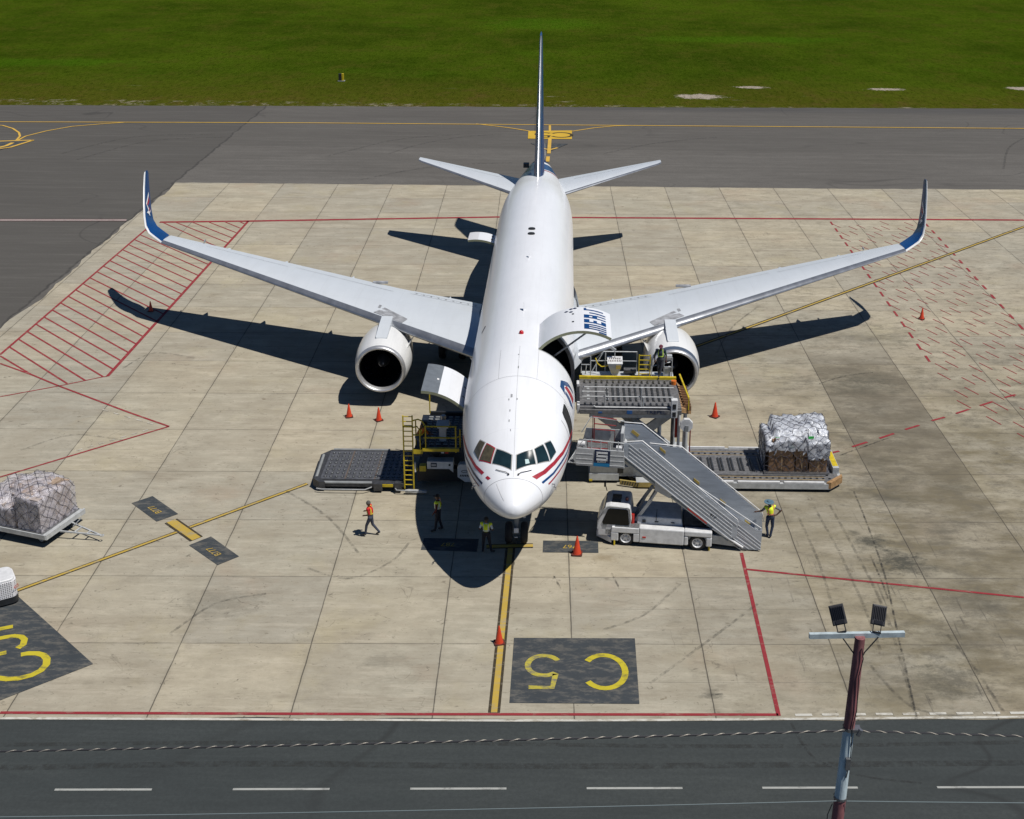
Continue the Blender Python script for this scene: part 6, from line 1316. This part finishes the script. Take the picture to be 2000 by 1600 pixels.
# ------------------------------------------------------------------ people
def cloth(name,col,col2=None): return mat(name,col,.85,0,.3,14,col2=col2)
SKIN=mat('skin_dark',(.10,.05,.032),.55,0,.15,8); HAIR=mat('hair_black',(.012,.010,.009),.8); HAIRG=mat('hair_grey',(.09,.085,.075),.85); SHOE=mat('shoe_black',(.015,.015,.016),.6); EYE=mat('eye_dark',(.01,.01,.01),.3)
VY=mat('vest_yellow',(.80,.95,.03),.7,0,.2,12); VO=mat('vest_coral',(.85,.33,.15),.7,0,.2,12); VS=mat('reflective_tape',(.62,.66,.62),.4); VD=mat('vest_navy',(.02,.03,.06),.8)
def mixv(a,c,u): return Vector(a)*(1-u)+Vector(c)*u
def person(label,loc,rz,pose,shirt,trouser,h=1.75,sleeve=.45,hair='short',hairm=HAIR,vest=None,group='airport workers around the aircraft'):
    T=thing('person',label,'person',loc,rz,group); WO[T.name]=(0,0,0); k=h/1.75
    J=dict(pelvis=(0,0,.97),waist=(0,0,1.10),chest=(0,.0,1.30),neck=(0,0,1.48),head=(0,.015,1.63),
      hipL=(-.09,0,.93),hipR=(.09,0,.93),kneeL=(-.11,.02,.51),kneeR=(.11,.02,.51),ankL=(-.12,-.01,.09),ankR=(.12,-.01,.09),toeL=(-.14,.16,.035),toeR=(.14,.16,.035),
      shL=(-.185,0,1.42),shR=(.185,0,1.42),elL=(-.25,-.02,1.14),elR=(.25,-.02,1.14),wrL=(-.25,.08,.91),wrR=(.25,.08,.91))
    J.update(pose); J={a:Vector(b_)*k for a,b_ in J.items()}
    J['hdL']=J['wrL']+(J['wrL']-J['elL']).normalized()*.08*k; J['hdR']=J['wrR']+(J['wrR']-J['elR']).normalized()*.08*k
    if 'hdLd' in pose: J['hdL']=J['wrL']+Vector(pose['hdLd']).normalized()*.08*k
    if 'hdRd' in pose: J['hdR']=J['wrR']+Vector(pose['hdRd']).normalized()*.08*k
    B=[('pelvis','waist',.135,.125,'T'),('waist','chest',.125,.145,'S'),('chest','neck',.12,.06,'S'),('neck','head',.055,.075,'K')]
    for s_ in 'LR':
        B+=[('pelvis','hip'+s_,.12,.105,'T'),('hip'+s_,'knee'+s_,.098,.066,'T'),('knee'+s_,'ank'+s_,.066,.05,'T'),('ank'+s_,'toe'+s_,.048,.04,'F'),
            ('chest','sh'+s_,.105,.066,'S'),('sh'+s_,'el'+s_,.064,.048,'A'),('el'+s_,'wr'+s_,.046,.03,'W'),('wr'+s_,'hd'+s_,.03,.038,'H')]
    mb=MB(); bones=[]
    def ball(p,r,sx=1,sy=1,sz=1):
        n=8; vs=[];
        for i in range(1,n): 
            for j in range(12): a=math.pi*i/n; c=2*math.pi*j/12; vs.append((p.x+r*sx*math.sin(a)*math.cos(c),p.y+r*sy*math.sin(a)*math.sin(c),p.z+r*sz*math.cos(a)))
        vs+=[(p.x,p.y,p.z+r*sz),(p.x,p.y,p.z-r*sz)]; t=len(vs)-2; fs=[(t,(j+1)%12,j)[::-1] for j in range(12)]+[(t+1,(n-2)*12+j,(n-2)*12+(j+1)%12)[::-1] for j in range(12)]
        for i in range(n-2):
            for j in range(12): fs.append((i*12+j,(i+1)*12+j,(i+1)*12+(j+1)%12,i*12+(j+1)%12))
        mb.add(vs,fs)
    for a,c,ra,rc,g_ in B:
        p,q=J[a],J[c]; ra*=k; rc*=k
        mb.cyl(p,q,ra,rc,12); ball(p,ra); ball(q,rc); bones.append((p,q,g_))
    hd=J['head']; ball(hd,.098*k,.84,1.0,1.2); ball(hd+Vector((0,.045,-.06))*k,.06*k,.9,.9,.9)
    fw=Vector(pose.get('face',(0,1,0))).normalized(); sd=Vector((fw.y,-fw.x,0))
    ball(hd+fw*.1*k+Vector((0,0,-.012))*k,.017*k,1,1.2,1.4)
    for s_ in(-1,1): ball(hd+sd*s_*.083*k,.02*k,.7,1,1.4)
    me=bpy.data.meshes.new('body'); me.from_pydata([tuple(v) for v in mb.v],[],mb.f); tmp=bpy.data.objects.new('body',me); COL.objects.link(tmp)
    r_=tmp.modifiers.new('r','REMESH'); r_.mode='VOXEL'; r_.voxel_size=.016; r_.use_smooth_shade=True
    sm=tmp.modifiers.new('s','SMOOTH'); sm.factor=.5; sm.iterations=2
    dg=bpy.context.evaluated_depsgraph_get(); bm_=bpy.data.meshes.new_from_object(tmp.evaluated_get(dg)); bpy.data.objects.remove(tmp)
    shirtm,trm=shirt,trouser
    mats=[SKIN,shirtm,trm,SHOE]
    for m in mats: bm_.materials.append(m)
    hz=J['neck'].z
    def near(c):
        best=None;bd=9
        for p,q,g_ in bones:
            d=q-p; t=max(0,min(1,(c-p).dot(d)/max(d.length_squared,1e-9))); e=(c-(p+d*t)).length
            if g_ in 'TS': e*=.9
            if e<bd: bd=e;best=(g_,t)
        return best
    tors=[]
    for p in bm_.polygons:
        g_,t=near(p.center); mi={'T':2,'S':1,'K':0,'F':3,'H':0}.get(g_)
        if g_=='S' and p.center.z>hz-.0 and (p.center-J['neck']).length<.09*k: mi=0
        if g_=='A': mi=1 if t<sleeve*2 else 0
        if g_=='W': mi=1 if sleeve>=1 else 0
        if (p.center-hd).length<.15*k: mi=0
        p.material_index=mi; p.use_smooth=True
        if g_=='S' and mi==1: tors.append((p,t))
    # fingers and thumb, part of the same mesh
    vs=[tuple(v.co) for v in bm_.vertices]; fs=[tuple(p.vertices) for p in bm_.polygons]; mi_=[p.material_index for p in bm_.polygons]
    fb=MB()
    for s_,sg in(('L',-1),('R',1)):
        w0,h0=J['wr'+s_],J['hd'+s_]; d=(h0-w0).normalized(); side=d.cross(Vector((0,0,1)) if abs(d.z)<.9 else Vector((0,1,0))).normalized(); bend=side.cross(d)*-1*.4
        for i,(o_,L) in enumerate(((-.026,.07),(-.009,.082),(.009,.076),(.025,.06))):
            a=h0+side*o_*k; m1=a+d*L*.5*k; e=m1+(d+bend).normalized()*L*.5*k; fb.cyl(a,m1,.010*k,.009*k,6); fb.cyl(m1,e,.009*k,.006*k,6)
        a=w0+d*.03*k-side*.03*k; m1=a+(d-side).normalized()*.035*k; fb.cyl(a,m1,.012*k,.010*k,6); fb.cyl(m1,m1+(d*.8+bend).normalized()*.03*k,.010*k,.007*k,6)
    o=len(vs); vs+=[tuple(v) for v in fb.v]; fs+=[tuple(i+o for i in f) for f in fb.f]; mi_+=[0]*len(fb.f)
    nm=bpy.data.meshes.new('body'); nm.from_pydata(vs,[],fs)
    for m in mats: nm.materials.append(m)
    for p,i in zip(nm.polygons,mi_): p.material_index=i; p.use_smooth=True
    bo=bpy.data.objects.new('body',nm); COL.objects.link(bo); bo.parent=T; WO[bo.name]=(0,0,0)
    b=MB()
    for s_ in(-1,1): b.cyl(hd+fw*.086*k+sd*s_*.033*k+Vector((0,0,.012)),hd+fw*.096*k+sd*s_*.033*k+Vector((0,0,.012)),.011*k,n=8)
    b.cyl(hd+fw*.092*k+Vector((0,0,-.055))*k-sd*.02*k,hd+fw*.092*k+Vector((0,0,-.055))*k+sd*.02*k,.007,n=6); b.build('face_details',EYE,T)
    if vest:
        vm,front,tape=vest
        vid={}; V=[];Fc=[];Mi=[]
        for p,t in tors:
            c=p.center; 
            u=(c.z-J['waist'].z)/(J['neck'].z-J['waist'].z) if abs(J['neck'].z-J['waist'].z)>.2 else .5
            if (c-J['neck']).length<.085*k: continue
            ids=[]
            for v in p.vertices:
                if v not in vid: vid[v]=len(V); V.append(bm_.vertices[v].co+bm_.vertices[v].normal*.018)
                ids.append(vid[v])
            ax_=abs(c.x); m_=0
            if tape and (abs(u-.12)<.09 or (abs(ax_-.105*k)<.022)): m_=1
            elif front is not None and c.x*front>0.0: m_=2
            Fc.append(ids);Mi.append(m_)
        ve=bpy.data.meshes.new('vest'); ve.from_pydata([tuple(v) for v in V],[],Fc)
        for m in(vm,tape or VS,VO): ve.materials.append(m)
        for p,i in zip(ve.polygons,Mi): p.material_index=i; p.use_smooth=True
        vo=bpy.data.objects.new('safety_vest',ve); COL.objects.link(vo); vo.parent=T
    b=MB()
    def dome(r,z0,m,nm_,brim=None,peak=None,sz=1.):
        b=MB(); prof=[(z0,r)]+[(z0+(r*1.05*sz)*math.sin(R(a)),r*math.cos(R(a))) for a in(20,40,60,80)]
        b.lathe([(z0,.0)]+prof+[(z0+r*1.06*sz,0)],hd,Vector(pose.get('headup',(0,-.05,1))),16)
        if brim: b.lathe([(z0,r*.9),(z0-.01,brim),(z0+.005,brim),(z0+.02,r)],hd,Vector(pose.get('headup',(0,-.05,1))),20)
        if peak: q=hd+Vector((0,0,z0)); b.add([q+fw*r*.7-sd*.06,q+fw*r*.7+sd*.06,q+fw*(r+.07)+sd*.045+Vector((0,0,-.015)),q+fw*(r+.07)-sd*.045+Vector((0,0,-.015)),q+fw*r*.7-sd*.06+Vector((0,0,.02)),q+fw*r*.7+sd*.06+Vector((0,0,.02)),q+fw*(r+.07)+sd*.045,q+fw*(r+.07)-sd*.045],[(0,1,2,3),(4,5,6,7),(0,1,5,4),(1,2,6,5),(2,3,7,6),(3,0,4,7)])
        b.build(nm_,m,T,smooth=True,split=60)
    if hair=='short': dome(.104*k,.0,hairm,'hair',sz=1.15)
    if hair=='cap': dome(.104*k,.025,hairm,'cap',peak=1)
    if hair=='hat': dome(.105*k,.04,hairm,'sun_hat',brim=.21*k,sz=.8)
    return T
JN=cloth('jeans_blue',(.025,.04,.085)); DT=cloth('trousers_dark',(.018,.018,.025)); GT=cloth('trousers_grey',(.055,.06,.075))
person('person in a red shirt with yellow bands walking away from the nose',(G(725,1046).x,G(725,1046).y,.01),R(84),
  dict(chest=(0,.03,1.30),neck=(0,.05,1.48),head=(0,.07,1.63),hipL=(-.09,0,.93),kneeL=(-.10,.17,.55),ankL=(-.10,.24,.10),toeL=(-.11,.40,.06),kneeR=(.10,-.06,.52),ankR=(.11,-.36,.14),toeR=(.12,-.22,.035),
  shL=(-.19,.05,1.42),shR=(.19,.05,1.42),elL=(-.26,-.03,1.17),wrL=(-.20,.20,1.10),elR=(.26,.02,1.15),wrR=(.22,.24,1.12)),cloth('shirt_red',(.45,.012,.012)),cloth('jeans_slate',(.05,.06,.09)),h=1.7,sleeve=.45,hair='short',hairm=HAIRG,vest=(mat('vest_red',(.55,.012,.012),.7),None,mat('tape_yellow',(.70,.50,.05),.5)))
person('person in a dark cap and yellow and coral vest standing in the fuselage shadow',(G(856,1037).x,G(856,1037).y,.01),R(78),
  dict(kneeL=(-.10,.04,.51),ankL=(-.12,.10,.09),toeL=(-.15,.26,.035),kneeR=(.10,-.02,.51),ankR=(.13,-.14,.09),toeR=(.16,.02,.035),elL=(-.27,-.02,1.15),wrL=(-.22,.12,.93),elR=(.26,-.06,1.15),wrR=(.22,.09,.95)),cloth('shirt_maroon',(.09,.012,.012)),DT,h=1.8,sleeve=1,hair='cap',hairm=HAIR,vest=(VY,1,VS))
person('person with a white shirt and yellow vest seen from behind by the nose wheel',(G(950,1080).x,G(950,1080).y,.01),R(-8),
  dict(hipL=(-.09,0,.93),kneeL=(-.13,.0,.51),ankL=(-.16,.0,.09),toeL=(-.2,.15,.035),kneeR=(.15,.02,.51),ankR=(.22,.04,.09),toeR=(.32,.15,.035),elL=(-.29,.0,1.16),wrL=(-.16,.16,1.08),elR=(.29,.0,1.16),wrR=(.16,.16,1.08)),cloth('shirt_white',(.60,.66,.70)),DT,h=1.72,sleeve=.42,vest=(VY,None,VS))
pc=G(1502,1049)
person('person in a blue sun hat and yellow vest leaning one hand on the stair foot',(pc.x,pc.y,.01),R(4),
  dict(pelvis=(.02,0,.97),chest=(-.03,.02,1.30),neck=(-.05,.03,1.48),head=(-.09,.05,1.62),kneeL=(-.13,.04,.51),ankL=(-.06,.0,.09),toeL=(-.08,.15,.035),kneeR=(.12,.0,.51),ankR=(.03,-.08,.09),toeR=(.10,.06,.035),
  shL=(-.22,.03,1.42),shR=(.15,.03,1.43),elL=(-.36,.08,1.22),wrL=(-.56,.12,1.17),elR=(.44,-.03,1.28),wrR=(.26,-.02,1.06),hdRd=(-1,.1,-.2)),cloth('shirt_grey',(.16,.17,.18)),cloth('trousers_navy',(.02,.035,.075)),h=1.8,sleeve=.45,hair='hat',hairm=cloth('hat_blue',(.09,.17,.23)),vest=(VY,None,VO))
person('person in a maroon cap and dark vest standing on the raised loader walkway',(6.72,13.28,4.29),R(176),
  dict(chest=(0,-.0,1.30),neck=(0,.04,1.48),head=(0,.08,1.61),kneeL=(-.05,.06,.51),ankL=(.05,.10,.09),toeL=(.07,.25,.035),kneeR=(.10,.0,.51),ankR=(.03,-.06,.09),toeR=(.06,.1,.035),elL=(-.27,-.01,1.15),wrL=(-.27,.05,.92),elR=(.29,.0,1.16),wrR=(.28,.10,.95)),cloth('shirt_green',(.012,.06,.045)),GT,h=1.75,sleeve=.5,hair='cap',hairm=cloth('cap_maroon',(.14,.03,.05)),vest=(VD,None,mat('tape_lime',(.55,.75,.12),.5)))
person('person in orange and yellow workwear crouching on the belly loader beside its ladder',(-4.72,9.5,2.26),R(-60),
  dict(pelvis=(0,-.1,.42),waist=(0,-.03,.55),chest=(0,.12,.74),neck=(0,.22,.90),head=(0,.28,1.03),hipL=(-.1,-.1,.40),hipR=(.1,-.1,.40),kneeL=(-.16,.28,.46),kneeR=(.16,.28,.46),ankL=(-.14,.05,.09),ankR=(.14,.05,.09),toeL=(-.15,.22,.035),toeR=(.15,.22,.035),
  shL=(-.18,.18,.86),shR=(.18,.18,.86),elL=(-.24,.32,.62),wrL=(-.16,.52,.52),elR=(.24,.32,.62),wrR=(.16,.52,.52)),cloth('shirt_orange',(.55,.14,.02)),cloth('trousers_slate',(.10,.13,.16)),h=1.75,sleeve=.5,vest=(mat('vest_orange',(.60,.14,.02),.7),None,mat('tape_gold',(.72,.6,.06),.5)))
